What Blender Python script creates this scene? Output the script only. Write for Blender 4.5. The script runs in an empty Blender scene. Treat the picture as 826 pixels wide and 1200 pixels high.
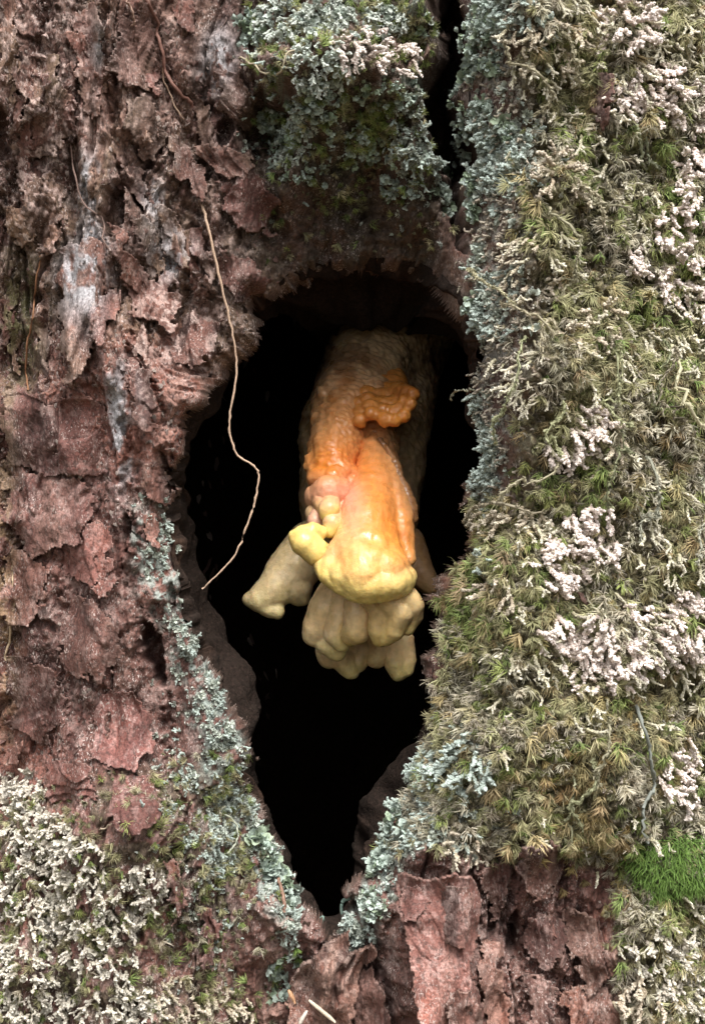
import bpy, bmesh, math, random
import numpy as np
from mathutils import Vector, Matrix, Euler

# ------------------------------------------------------------------ camera, sky, sun, exposure
D, FPX, ZC = 1.0, 2000.0, 1.25          # camera distance to the bark, pixels per unit, camera height
scene = bpy.context.scene
COL = scene.collection
cam = bpy.data.cameras.new('camera')
cam.sensor_fit = 'VERTICAL'; cam.sensor_height = 36.0; cam.lens = 36.0 * FPX / 1200.0
cam.clip_start = 0.01; cam.clip_end = 2000
camo = bpy.data.objects.new('camera', cam); COL.objects.link(camo)
camo.location = (0, -D, ZC); camo.rotation_euler = (math.radians(90), 0, 0)
scene.camera = camo

SUN_EL, SUN_AZ = math.radians(58), math.radians(168)     # azimuth measured from +Y towards +X
world = bpy.data.worlds.new('World'); scene.world = world; world.use_nodes = True
wn = world.node_tree; wn.nodes.clear()
wo = wn.nodes.new('ShaderNodeOutputWorld'); bg = wn.nodes.new('ShaderNodeBackground')
sky = wn.nodes.new('ShaderNodeTexSky'); sky.sky_type = 'NISHITA'; sky.sun_disc = False
sky.sun_elevation = SUN_EL; sky.sun_rotation = SUN_AZ; sky.air_density = 1.0; sky.dust_density = 4.0
hsv = wn.nodes.new('ShaderNodeHueSaturation'); hsv.inputs['Saturation'].default_value = 0.10
wn.links.new(sky.outputs[0], hsv.inputs['Color']); wn.links.new(hsv.outputs[0], bg.inputs[0])
wn.links.new(bg.outputs[0], wo.inputs[0]); bg.inputs[1].default_value = 0.10
sun = bpy.data.lights.new('sun', 'SUN'); sun.energy = 2.3; sun.angle = math.radians(28); sun.color = (1.0, 0.97, 0.93)
suno = bpy.data.objects.new('sun', sun); COL.objects.link(suno)
sd = Vector((math.sin(SUN_AZ) * math.cos(SUN_EL), math.cos(SUN_AZ) * math.cos(SUN_EL), math.sin(SUN_EL)))
suno.rotation_euler = sd.to_track_quat('Z', 'Y').to_euler(); suno.location = (2, -3, 4)
scene.view_settings.view_transform = 'Standard'; scene.view_settings.look = 'None'
scene.view_settings.gamma = 1.0; scene.view_settings.exposure = 1.2
scene.cycles.use_denoising = True
scene.cycles.max_bounces = 6; scene.cycles.diffuse_bounces = 4

# ------------------------------------------------------------------ noise tools
rng = np.random.default_rng(7); rnd = random.Random(11)
NT = 1024
def _w(n):
    c = np.arange(NT) * n / NT; i = np.floor(c).astype(int); f = c - i
    f = f * f * f * (f * (6 * f - 15) + 10)
    W = np.zeros((NT, n), np.float32); r = np.arange(NT)
    W[r, i % n] += 1 - f; W[r, (i + 1) % n] += f
    return W
def fbm_tex(seed, lo=4, hi=512, pers=0.55):
    g = np.random.default_rng(seed); out = np.zeros((NT, NT), np.float32); a = 1.0; n = lo
    while n <= hi:
        W = _w(n); out += a * (W @ g.standard_normal((n, n)).astype(np.float32) @ W.T); a *= pers; n *= 2
    out -= out.mean(); return out / out.std()
FB = [fbm_tex(i) for i in range(4)]; FL = [fbm_tex(20 + i, 4, 16) for i in range(2)]; FM = [fbm_tex(30 + i, 4, 64, .5) for i in range(3)]
def worley_tex(seed, n=64):
    g = np.random.default_rng(seed); p = g.random((n, n, 2)); ids = g.random((n, n, 3)).astype(np.float32)
    yy, xx = np.meshgrid(np.arange(NT) * n / NT, np.arange(NT) * n / NT, indexing='ij')
    ci, cj = np.floor(yy).astype(int), np.floor(xx).astype(int)
    f1 = np.full((NT, NT), 9.0); f2 = f1.copy(); idm = np.zeros((NT, NT, 3), np.float32); til = np.zeros((NT, NT), np.float32)
    for a in (-1, 0, 1):
        for b in (-1, 0, 1):
            q = p[(ci + a) % n, (cj + b) % n]
            dy = yy - (ci + a + q[..., 0]); dx = xx - (cj + b + q[..., 1]); d = np.hypot(dx, dy)
            near = d < f1; f2 = np.where(near, f1, np.minimum(f2, d)); f1 = np.where(near, d, f1)
            k = ids[(ci + a) % n, (cj + b) % n]; idm[near] = k[near]
            til[near] = (dx * (k[..., 1] - .5) + dy * (k[..., 2] - .5))[near]
    return (f2 - f1).astype(np.float32), idm[..., 0].copy(), til
WE, WI, WT = worley_tex(5)
def T(tex, u, v):
    u = np.asarray(u) * NT; v = np.asarray(v) * NT
    i = np.floor(v).astype(np.int64); j = np.floor(u).astype(np.int64); fv = v - i; fu = u - j
    i0, i1, j0, j1 = i % NT, (i + 1) % NT, j % NT, (j + 1) % NT
    return (tex[i0, j0] * (1 - fv) * (1 - fu) + tex[i0, j1] * (1 - fv) * fu + tex[i1, j0] * fv * (1 - fu) + tex[i1, j1] * fv * fu)
def ss(a, b, x):
    t = np.clip((x - a) / (b - a), 0, 1); return t * t * (3 - 2 * t)
def gs(px, py, cx, cy, rx, ry): return np.exp(-((px - cx) / rx) ** 2 - ((py - cy) / ry) ** 2)
def lerp(a, b, t): return a + (b - a) * t
def mixc(a, b, t): return a + (np.asarray(b) - a) * t[..., None]

# ------------------------------------------------------------------ mesh + object tools
def np_mesh(name, V, F, col=None, smooth=True):
    V = np.asarray(V, np.float32); F = np.asarray(F, np.int32); k = F.shape[1]
    me = bpy.data.meshes.new(name)
    me.vertices.add(len(V)); me.vertices.foreach_set('co', V.ravel())
    me.loops.add(F.size); me.loops.foreach_set('vertex_index', F.ravel())
    me.polygons.add(len(F)); me.polygons.foreach_set('loop_start', np.arange(0, F.size, k, dtype=np.int32))
    me.update(calc_edges=True)
    if smooth: me.polygons.foreach_set('use_smooth', np.ones(len(F), bool))
    if col is not None:
        c = np.ones((len(V), 4), np.float32); c[:, :3] = col
        at = me.attributes.new('Col', 'FLOAT_COLOR', 'POINT'); at.data.foreach_set('color', c.ravel())
    return me
def tag(o, label=None, cat=None, group=None, kind=None):
    if label: o['label'] = label
    if cat: o['category'] = cat
    if group: o['group'] = group
    if kind: o['kind'] = kind
    return o
def link(name, me, mat=None, parent=None):
    o = bpy.data.objects.new(name, me); COL.objects.link(o)
    if mat is not None and me is not None and not me.materials: me.materials.append(mat)
    if parent is not None:
        o.parent = parent; o.matrix_parent_inverse = Matrix.Translation(-Vector(parent.location))
    return o
def empty(name, loc):
    o = bpy.data.objects.new(name, None); COL.objects.link(o); o.location = loc; o.empty_display_size = 0.02
    return o
def merge(parts):
    V, F, C, n = [], [], [], 0
    for v, f, c in parts:
        V.append(v); F.append(np.asarray(f) + n); C.append(np.broadcast_to(c, (len(v), 3))); n += len(v)
    return np.concatenate(V), np.concatenate(F), np.concatenate(C)

# ------------------------------------------------------------------ materials
def new_mat(name):
    m = bpy.data.materials.new(name); m.use_nodes = True
    nt = m.node_tree; return m, nt, nt.nodes['Principled BSDF'], nt.nodes, nt.links
def attr_mat(name, rough=0.85, spec=0.25, var=0.25, nscale=900, bump=0.4, bscale=1600, rand=0.0, transl=0.0, sat=1.0):
    m, nt, b, N, L = new_mat(name)
    a = N.new('ShaderNodeAttribute'); a.attribute_name = 'Col'
    tc = N.new('ShaderNodeTexCoord')
    nz = N.new('ShaderNodeTexNoise'); nz.inputs['Scale'].default_value = nscale; nz.inputs['Detail'].default_value = 3
    L.new(tc.outputs['Object'], nz.inputs['Vector'])
    mr = N.new('ShaderNodeMapRange'); mr.inputs['From Min'].default_value = .3; mr.inputs['From Max'].default_value = .7
    mr.inputs['To Min'].default_value = 1 - var; mr.inputs['To Max'].default_value = 1 + var; L.new(nz.outputs['Fac'], mr.inputs['Value'])
    hs = N.new('ShaderNodeHueSaturation'); L.new(a.outputs['Color'], hs.inputs['Color'])
    hs.inputs['Saturation'].default_value = sat
    if rand > 0:
        oi = N.new('ShaderNodeObjectInfo')
        m1 = N.new('ShaderNodeMapRange'); m1.inputs['To Min'].default_value = 1 - rand; m1.inputs['To Max'].default_value = 1 + rand
        L.new(oi.outputs['Random'], m1.inputs['Value'])
        mu = N.new('ShaderNodeMath'); mu.operation = 'MULTIPLY'; L.new(m1.outputs[0], mu.inputs[0]); L.new(mr.outputs[0], mu.inputs[1])
        L.new(mu.outputs[0], hs.inputs['Value'])
        m2 = N.new('ShaderNodeMath'); m2.operation = 'MULTIPLY'; m2.inputs[1].default_value = 7.13; L.new(oi.outputs['Random'], m2.inputs[0])
        fr = N.new('ShaderNodeMath'); fr.operation = 'FRACT'; L.new(m2.outputs[0], fr.inputs[0])
        m3 = N.new('ShaderNodeMapRange'); m3.inputs['To Min'].default_value = .5 - rand * .05; m3.inputs['To Max'].default_value = .5 + rand * .05
        L.new(fr.outputs[0], m3.inputs['Value']); L.new(m3.outputs[0], hs.inputs['Hue'])
    else: L.new(mr.outputs[0], hs.inputs['Value'])
    L.new(hs.outputs[0], b.inputs['Base Color'])
    b.inputs['Roughness'].default_value = rough; b.inputs['Specular IOR Level'].default_value = spec
    if bump > 0:
        n2 = N.new('ShaderNodeTexNoise'); n2.inputs['Scale'].default_value = bscale; n2.inputs['Detail'].default_value = 4
        L.new(tc.outputs['Object'], n2.inputs['Vector'])
        bp = N.new('ShaderNodeBump'); bp.inputs['Strength'].default_value = bump; bp.inputs['Distance'].default_value = 0.0006
        L.new(n2.outputs['Fac'], bp.inputs['Height']); L.new(bp.outputs[0], b.inputs['Normal'])
    if transl > 0:
        tr = N.new('ShaderNodeBsdfTranslucent'); L.new(hs.outputs[0], tr.inputs['Color'])
        mx = N.new('ShaderNodeMixShader'); mx.inputs[0].default_value = transl
        L.new(b.outputs[0], mx.inputs[1]); L.new(tr.outputs[0], mx.inputs[2])
        L.new(mx.outputs[0], N['Material Output'].inputs['Surface'])
    return m
def flecks(m, fl=.55, pale=(.46, .37, .33), stretch=.5, deep=.55):
    nt = m.node_tree; N, L = nt.nodes, nt.links; b = N['Principled BSDF']; src = b.inputs['Base Color'].links[0].from_socket
    tc = N.new('ShaderNodeTexCoord'); mp = N.new('ShaderNodeMapping'); mp.inputs['Scale'].default_value = (1, 1, stretch); L.new(tc.outputs['Object'], mp.inputs['Vector'])
    def nz(sc, lo, hi, det=3):
        n = N.new('ShaderNodeTexNoise'); n.inputs['Scale'].default_value = sc; n.inputs['Detail'].default_value = det; n.inputs['Distortion'].default_value = .6; L.new(mp.outputs[0], n.inputs['Vector'])
        r = N.new('ShaderNodeMapRange'); r.inputs['From Min'].default_value = lo; r.inputs['From Max'].default_value = hi; L.new(n.outputs['Fac'], r.inputs['Value']); return r, n
    big, _ = nz(60, .42, .62); fine, fn = nz(1000, .57, .66); pit, pn = nz(520, .47, .36)
    mu = N.new('ShaderNodeMath'); mu.operation = 'MULTIPLY'; L.new(big.outputs[0], mu.inputs[0]); L.new(fine.outputs[0], mu.inputs[1])
    mu2 = N.new('ShaderNodeMath'); mu2.operation = 'MULTIPLY'; mu2.inputs[1].default_value = fl; L.new(mu.outputs[0], mu2.inputs[0])
    m2 = N.new('ShaderNodeMath'); m2.operation = 'MULTIPLY'; m2.inputs[1].default_value = deep; L.new(pit.outputs[0], m2.inputs[0])
    a = N.new('ShaderNodeMix'); a.data_type = 'RGBA'; L.new(m2.outputs[0], a.inputs['Factor']); L.new(src, a.inputs['A']); a.inputs['B'].default_value = (.035, .022, .018, 1)
    c = N.new('ShaderNodeMix'); c.data_type = 'RGBA'; L.new(mu2.outputs[0], c.inputs['Factor']); L.new(a.outputs['Result'], c.inputs['A']); c.inputs['B'].default_value = pale + (1,)
    L.new(c.outputs['Result'], b.inputs['Base Color'])
    bp = N.new('ShaderNodeBump'); bp.inputs['Strength'].default_value = .9; bp.inputs['Distance'].default_value = .0012; L.new(pn.outputs['Fac'], bp.inputs['Height'])
    old = b.inputs['Normal'].links[0].from_node; L.new(bp.outputs[0], old.inputs['Normal'])
M_BARK = attr_mat('bark', rough=.8, spec=.35, var=.38, nscale=700, bump=.7, bscale=1500)
M_PLATE = attr_mat('bark_plate', rough=.75, spec=.35, var=.35, nscale=800, bump=.6, bscale=1500, rand=.12)
flecks(M_BARK, .95, (.58, .49, .45), deep=.7); flecks(M_PLATE, .75, (.52, .42, .38), deep=.6)
M_WOOD = attr_mat('rotten_wood', rough=.95, spec=.1, var=.35, nscale=300, bump=.6, bscale=600)
flecks(M_WOOD, .12, (.20, .13, .09), 1.0, .75)
M_MOSS = attr_mat('moss', rough=.6, spec=.3, var=.12, nscale=400, bump=0, rand=.35, transl=.25)
M_LICH = attr_mat('coral_lichen', rough=.95, spec=.1, var=.14, nscale=900, bump=.5, bscale=2200, rand=.16)
M_SQUAM = attr_mat('scale_lichen', rough=.95, spec=.1, var=.16, nscale=900, bump=0, rand=.22, transl=.12)
M_ROOT = attr_mat('root', rough=.6, spec=.3, var=.2, nscale=900, bump=.3)

# ------------------------------------------------------------------ ground far below the frame
gm, nt_, gb, N_, L_ = new_mat('forest_soil')
gt = N_.new('ShaderNodeTexCoord'); gn = N_.new('ShaderNodeTexNoise'); gn.inputs['Scale'].default_value = 6; gn.inputs['Detail'].default_value = 9
L_.new(gt.outputs['Object'], gn.inputs['Vector'])
gr = N_.new('ShaderNodeValToRGB'); gr.color_ramp.elements[0].position = .35; gr.color_ramp.elements[1].position = .68
gr.color_ramp.elements[0].color = (.035, .024, .015, 1); gr.color_ramp.elements[1].color = (.09, .075, .035, 1)
L_.new(gn.outputs['Fac'], gr.inputs[0]); L_.new(gr.outputs[0], gb.inputs['Base Color']); gb.inputs['Roughness'].default_value = 1
axs = np.concatenate([-np.geomspace(800, 3, 24), np.linspace(-2.6, 2.6, 60), np.geomspace(3, 800, 24)])
gx, gy = np.meshgrid(axs, axs)
gz = .03 * T(FB[0], gx / 9, gy / 9) * (np.hypot(gx, gy) < 60) - .05
n = len(axs); idx = np.arange(n * n).reshape(n, n)
GV = np.stack([gx, gy, gz], -1).reshape(-1, 3)
GF = np.stack([idx[:-1, :-1], idx[:-1, 1:], idx[1:, 1:], idx[1:, :-1]], -1).reshape(-1, 4)
tag(link('forest_floor', np_mesh('forest_floor', GV, GF), gm), kind='structure')

# ------------------------------------------------------------------ trunk surface
HOLE = np.array([(300,352),(322,332),(352,318),(395,306),(440,300),(490,306),(528,318),(546,345),(553,400),(556,440),(563,480),(566,525),
 (557,580),(549,632),(541,680),(527,722),(518,770),(514,820),(505,858),(494,892),(470,930),(455,970),(440,1010),(424,1048),(402,1082),(378,1100),
 (358,1082),(342,1042),(318,1002),(300,965),(289,925),(275,870),(262,820),(244,765),(228,720),(210,670),(199,622),(200,560),(210,505),(228,462),
 (256,432),(274,402),(288,372)], float)
SLOT = np.array([(492,110),(500,50),(508,-40),(542,-40),(548,60),(552,130),(553,200),(551,290),(540,300),(532,250),(520,214),(503,196),(492,160)], float)
def sdf(poly, x, y):
    d2 = np.full(x.shape, 1e12); ins = np.zeros(x.shape, bool); n = len(poly)
    for k in range(n):
        ax, ay = poly[k]; bx, by = poly[(k + 1) % n]; ex, ey = bx - ax, by - ay
        t = np.clip(((x - ax) * ex + (y - ay) * ey) / (ex * ex + ey * ey), 0, 1)
        d2 = np.minimum(d2, (x - ax - t * ex) ** 2 + (y - ay - t * ey) ** 2)
        c = ((ay > y) != (by > y)) & (x < ex * (y - ay) / (ey if ey else 1e-9) + ax); ins ^= c
    d = np.sqrt(d2); return np.where(ins, d, -d)

R0, YC = 0.5, 0.5
def grow(a, step, end, f=1.22):
    out = []; 
    while a < end: step *= f; a += step; out.append(min(a, end))
    return np.array(out)
STEP = .0008
xd = np.arange(-.236, .2361, STEP); td = np.arcsin(xd / R0)
te = grow(td[-1], STEP / R0, math.pi); t = np.concatenate([-te[::-1], td, te])
zd = np.arange(ZC - .335, ZC + .3351, STEP)
zu = grow(zd[-1], STEP, 6.0); zl = -grow(-zd[0], STEP, 0.06)
z = np.concatenate([zl[::-1], zd, zu])
TT, ZZ = np.meshgrid(t, z)
X0 = R0 * np.sin(TT); Y0 = YC - R0 * np.cos(TT); ARC = R0 * TT
FRONT = np.abs(TT) < 1.1
FW = ss(.42, .30, np.abs(ARC)) * ss(.55, .40, np.abs(ZZ - ZC))      # where the close-up relief counts
def macro(px, py):
    """forward relief of the trunk in metres, before the hollow is cut"""
    h = .020 * np.exp(-((px - 60) / 150) ** 2)
    edge = 552 - 30 * ss(560, 720, py) - 30 * ss(720, 900, py) - 70 * ss(880, 1050, py)
    h = h + .055 * ss(edge - 14, edge + 70, px) + .010 * gs(px, py, 720, 720, 130, 150)
    h = h - .020 * ss(975, 1010, py + 14 * np.sin(px / 21)) * ss(545, 580, px) * ss(760, 715, px)
    h = h + .030 * ss(860, 1000, py + (px - 100) * .25) * ss(330, 150, px)
    lump = ss(262, 330, px) * ss(548, 490, px)
    h = h + lump * (.030 * ss(150, 60, py) - .060 * ss(90, 330, py) * (py < 420) + .012 * gs(px, py, 430, 110, 60, 60) + .012 * gs(px, py, 330, 60, 60, 50))
    h = h + lump * .010 * T(FB[2], px / 330, py / 330)
    h = h + .010 * gs(px, py, 292, 300, 34, 90) - .010 * gs(px, py, 312, 120, 30, 60)
    h = h - .030 * np.exp(-((px - 521) / 22) ** 2) * ss(300, 200, py)
    h = h + .004 * T(FB[0], px / 900, py / 1400) + .003 * T(FB[1], px / 420, py / 500)
    return h
PX = np.where(FRONT, 413 + FPX * X0 / (Y0 + D), np.sign(TT) * 4000); PY = 600 - FPX * (ZZ - ZC) / np.where(FRONT, Y0 + D, 1.5)
for _ in range(2):
    H = macro(PX, PY) * FW; Y1 = Y0 - H
    PX = np.where(FRONT, 413 + FPX * X0 / (Y1 + D), np.sign(TT) * 4000); PY = 600 - FPX * (ZZ - ZC) / np.where(FRONT, Y1 + D, 1.5)
U = 413 + ARC / .0005; Vv = 600 - (ZZ - ZC) / .0005            # arc length coordinates for the grain

def bark_detail(u, v, px, py):
    """layered, flaking bark: returns height (m), plate layer index, chip id"""
    wx = 12 * T(FL[0], u / 700, v / 1100) + 3.5 * T(FL[1], u / 220, v / 420); wy = 12 * T(FL[1], u / 700 + .3, v / 900)
    left = ss(330, 260, px); low = ss(430, 480, py) * ss(950, 900, py)
    sl = u + .28 * v * ss(500, 300, v) * ss(60, 160, px)         # fibres lean towards the hollow
    q = lerp(T(FM[0], (sl + wx) / 560, (v + wy) / 2400) * 2.1, T(FM[1], (u + wx) / 900 + .3, (v + wy) / 1700) * 1.6, low)
    q = q + .10 * T(FM[2], (sl + wx) / 120, v / 420)
    fl = np.floor(q); fr = q - fl
    terr = fl + ss(.02, .12, fr) * .75 + .25 * fr - .22 * np.exp(-(fr / .05) ** 2) + .14 * np.exp(-((fr - .13) / .08) ** 2)
    h = .0058 * terr * lerp(.5, 1, left) + left * lerp(.0052, .0026, low) * T(FL[0], sl / 300 + .2, v / 3400)
    fib = T(FB[3], (sl + wx) / 150, v / 900); h = h + lerp(.0020, .0010, low) * fib + lerp(.0035, .0012, low) * T(FB[2], (sl + .5 * wx) / 420 + .6, v / 3200) - .0016 * ss(.9, 1.6, np.abs(T(FB[1], (sl + .6 * wx) / 260, v / 1600 + .3)) ) 
    rid = np.abs(T(FM[2], (sl + wx) / 360, (v + wy) / 2600)); h = h - .0095 * np.exp(-(rid / .085) ** 2) * ss(-.2, .5, T(FB[0], u / 500 + .4, v / 900))
    cu, cv = (sl + wx * 1.2) / 500, (v + wy) / 1250; ca = lerp(.45, .30, low)                # flaky chips
    h = h + ((T(WI, cu, cv) - .5) * .0015 + T(WT, cu, cv) * .0016) * ca
    cu2, cv2 = (u + wx) / 300 + .37, (v + wy * .5) / 390
    h = h + ((T(WI, cu2, cv2) - .5) * .0017 + T(WT, cu2, cv2) * .0016) * ca
    h = h + .00045 * T(FB[3], u / 90, v / 150) + .00025 * T(FB[0], u / 40, v / 40)
    return h, q, T(WI, cu2, cv2)
BH, BQ, BC = bark_detail(U, Vv, PX, PY)
rough_zone = gs(PX, PY, 640, 1110, 90, 110) + .8 * gs(PX, PY, 250, 290, 60, 90) + .7 * gs(PX, PY, 440, 230, 90, 70)
BH = BH + rough_zone * (.0035 * T(FB[1], U / 170, Vv / 260) + .0022 * T(FB[2], U / 80, Vv / 90) - .006 * np.exp(-(T(FB[3], U / 240, Vv / 420) / .16) ** 2))
# moss lumps on the mossy flank and below the bare bark
mossy = np.clip(np.maximum(ss(560, 640, PX), ss(540, 620, PY) * ss(-4, 10, PX - 555 + 30 * ss(560, 720, PY) + 30 * ss(720, 900, PY) + 70 * ss(880, 1050, PY)) * ss(1010, 985, PY)) * (1 - ss(985, 1010, PY + 12 * np.sin(PX / 19)) * ss(745, 700, PX)) , 0, 1)
BH = BH + mossy * (.0045 * T(FB[2], U / 200, Vv / 200) + .002 * T(FB[1], U / 70, Vv / 70))
# named openings in the bare bark
def pit(cx, cy, rx, ry, dep, ang=0):
    c, s = math.cos(math.radians(ang)), math.sin(math.radians(ang)); dx, dy = PX - cx, PY - cy
    a = (dx * c + dy * s) / rx; b = (-dx * s + dy * c) / ry
    r = np.hypot(a, b) + .16 * T(FB[1], U / 160, Vv / 160); return -dep * ss(1.05, .75, r)
for a in ((133, 250, 13, 46, .030, 8), (184, 762, 11, 46, .034, -14), (10, 165, 9, 26, .020, 0), (60, 395, 24, 74, .012, -3), (24, 390, 20, 92, .007, 2), (172, 462, 8, 22, .010, -20),
          (196, 560, 7, 52, .012, -14), (152, 628, 5, 24, .010, 0), (262, 150, 10, 20, .014, 20), (205, 700, 6, 26, .010, 0), (238, 118, 10, 6, .010, 0),
          (318, 128, 30, 46, .030, 20), (138, 350, 10, 40, .010, 12), (598, 1085, 8, 26, .020, 5), (655, 1010, 14, 24, .014, 0), (576, 1050, 7, 40, .018, 4), (172, 140, 4, 40, .006, -24),
          (690, 290, 12, 60, .012, 0), (245, 190, 22, 16, .008, 30), (150, 215, 5, 40, .008, -28), (700, 200, 12, 36, .010, 5)):
    BH = BH + pit(*a)
def hole_noise(x, y): return 7 * T(FL[0], x / 230, y / 230) + 2.6 * T(FL[1], x / 70, y / 70), 7 * T(FL[1], x / 230 + .5, y / 230) + 2.6 * T(FL[0], x / 70, y / 70 + .5)
CRACKS = [([(76,0),(62,60),(66,150),(44,205)], 5, .007), ([(136,0),(128,80),(133,130),(150,200),(170,262)], 5, .009), ([(168,10),(190,70),(205,120),(225,170),(262,215)], 5, .008), ([(148,112),(170,182),(200,215),(240,262)], 5, .009),
 ([(96,190),(115,260),(104,330),(110,425)], 5, .007), ([(28,170),(10,260),(14,330)], 5, .008), ([(196,520),(206,600),(211,680)], 5, .009), ([(148,468),(160,540),(152,640),(170,720),(165,800)], 5, .008), ([(10,470),(7,600),(14,720),(6,800)], 5, .008),
 ([(196,800),(205,900),(216,990)], 5, .008), ([(556,1000),(557,1100),(566,1200)], 8, .014), ([(598,1030),(600,1110),(606,1200)], 6, .010), ([(655,1020),(660,1100),(655,1200)], 5, .008), ([(178,350),(158,420),(190,500),(200,545)], 5, .009), ([(230,1000),(236,1080),(230,1160)], 5, .008), ([(236,260),(226,330),(192,380),(186,430)], 5, .008), ([(60,860),(76,900),(58,930)], 4, .004), ([(110,905),(114,960),(122,990)], 4, .004), ([(0,640),(60,655),(130,690)], 3.5, .003), ([(40,480),(30,540),(70,600),(76,690),(60,760)], 3.5, .003)]
kx = 5 * T(FB[0], U / 170, Vv / 170) + 2 * T(FB[1], U / 40, Vv / 40)
for pl_, w_, d_ in CRACKS:
    pa = np.array(pl_, float); lo, hi = pa.min(0) - 60, pa.max(0) + 60; ii, jj = np.where((PX > lo[0]) & (PX < hi[0]) & (PY > lo[1]) & (PY < hi[1]))
    if not len(ii): continue
    qx, qy = PX[ii, jj] + kx[ii, jj], PY[ii, jj]; best = np.full(qx.shape, 1e9); side = np.zeros(qx.shape); tpos = np.zeros(qx.shape)
    for k in range(len(pa) - 1):
        e = pa[k + 1] - pa[k]; t_ = np.clip(((qx - pa[k][0]) * e[0] + (qy - pa[k][1]) * e[1]) / (e @ e), 0, 1); ax_, ay_ = qx - pa[k][0] - t_ * e[0], qy - pa[k][1] - t_ * e[1]; dd = np.hypot(ax_, ay_)
        m_ = dd < best; best = np.where(m_, dd, best); side = np.where(m_, np.sign(e[0] * ay_ - e[1] * ax_), side); tpos = np.where(m_, (k + t_) / (len(pa) - 1), tpos)
    fade = ss(0, .12, tpos) * ss(1, .85, tpos) * (.75 + .35 * T(FB[2], tpos * .3, tpos * 0 + w_))
    BH[ii, jj] += fade * (-d_ * np.exp(-(best / w_) ** 2) + .3 * d_ * (side > 0) * np.exp(-np.abs(best - w_ * 1.6) / (w_ * 2.6)) * ss(w_ * .6, w_ * 1.4, best))
nx, ny = hole_noise(PX, PY)
DH = sdf(HOLE, PX + nx, PY + ny); DS = sdf(SLOT, PX + nx, PY + ny); DH = np.maximum(DH, -300)
def wall_lean(x, y): return -150 - 140 * ss(470, 540, x) + 90 * gs(x, y, 240, 850, 65, 150) + 560 * gs(x, y, 440, 310, 130, 55) - 330 * gs(x, y, 385, 1080, 80, 90)
cut = np.where(DH > 0, .0028 * DH, 0) + np.where(DS > 0, 5e-3 * np.minimum(DS, 22), 0)
rw = 16 + 10 * ss(340, 250, PX)
cut = cut + .010 * np.clip(1 + DH / rw, 0, 1) ** 2 * (DH <= 0) + .010 * (DH > 0)
HF = H + BH * FW + (1 - FW) * BH * .8 - cut * FW
radx, rady = np.sin(TT), -np.cos(TT); wr = ss(.30, .45, np.abs(ARC))
dx_, dy_ = radx * wr, lerp(-1.0, rady, wr)
flare = .28 * np.exp(-ZZ / .22) * (1 + .35 * np.sin(5 * TT + .7))
wall = np.clip(cut / .05, 0, 1) * FW
XF = X0 + wall * .006 * T(FL[0], cut * 1.5 + U / 1500, Vv / 900) + dx_ * HF + radx * flare; YF = Y0 + dy_ * HF + rady * flare
ZF = ZZ + wall * .006 * T(FL[1], cut * 1.5 + U / 900, Vv / 1500)
POS = np.stack([XF, YF, ZF], -1)
j0, j1 = len(te), len(te) + len(xd); i0, i1 = len(zl), len(zl) + len(zd)
def blur(a, r):
    for ax in (0, 1):
        p = np.pad(a, [(r + 1, r) if k == ax else (0, 0) for k in range(2)], mode='edge'); c = np.cumsum(p, axis=ax)
        a = (np.take(c, range(2 * r + 1, c.shape[ax]), ax) - np.take(c, range(0, c.shape[ax] - 2 * r - 1), ax)) / (2 * r + 1)
    return a
YD = YF[i0:i1, j0:j1]                                      # detailed surface, front patch
YSM = blur(np.minimum(YD, YD.min(axis=None) + .30), 5)
gyz, gyx = np.gradient(blur(YD, 7), STEP); NRM = np.stack([gyx, -np.ones_like(gyx), gyz], -1); NRM /= np.linalg.norm(NRM, axis=-1, keepdims=True)
DHF = np.maximum(DH, DS)[i0:i1, j0:j1]
def S(px, py, arr=None):
    """point and normal of the trunk seen at a place of the photograph"""
    px = np.asarray(px, float); py = np.asarray(py, float); y = np.zeros_like(px); A = YSM if arr is None else arr
    for _ in range(7):
        x = (px - 413) * (D + y) / FPX; zz = ZC + (600 - py) * (D + y) / FPX
        j = np.clip(((x - xd[0]) / STEP).round().astype(int), 0, len(xd) - 1); i = np.clip(((zz - zd[0]) / STEP).round().astype(int), 0, len(zd) - 1)
        y = .5 * y + .5 * A[i, j]
    return np.stack([x, A[i, j], zz], -1), NRM[i, j]
def at(px, py, y): return Vector(((px - 413) * (D + y) / FPX, y, ZC + (600 - py) * (D + y) / FPX))

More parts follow.
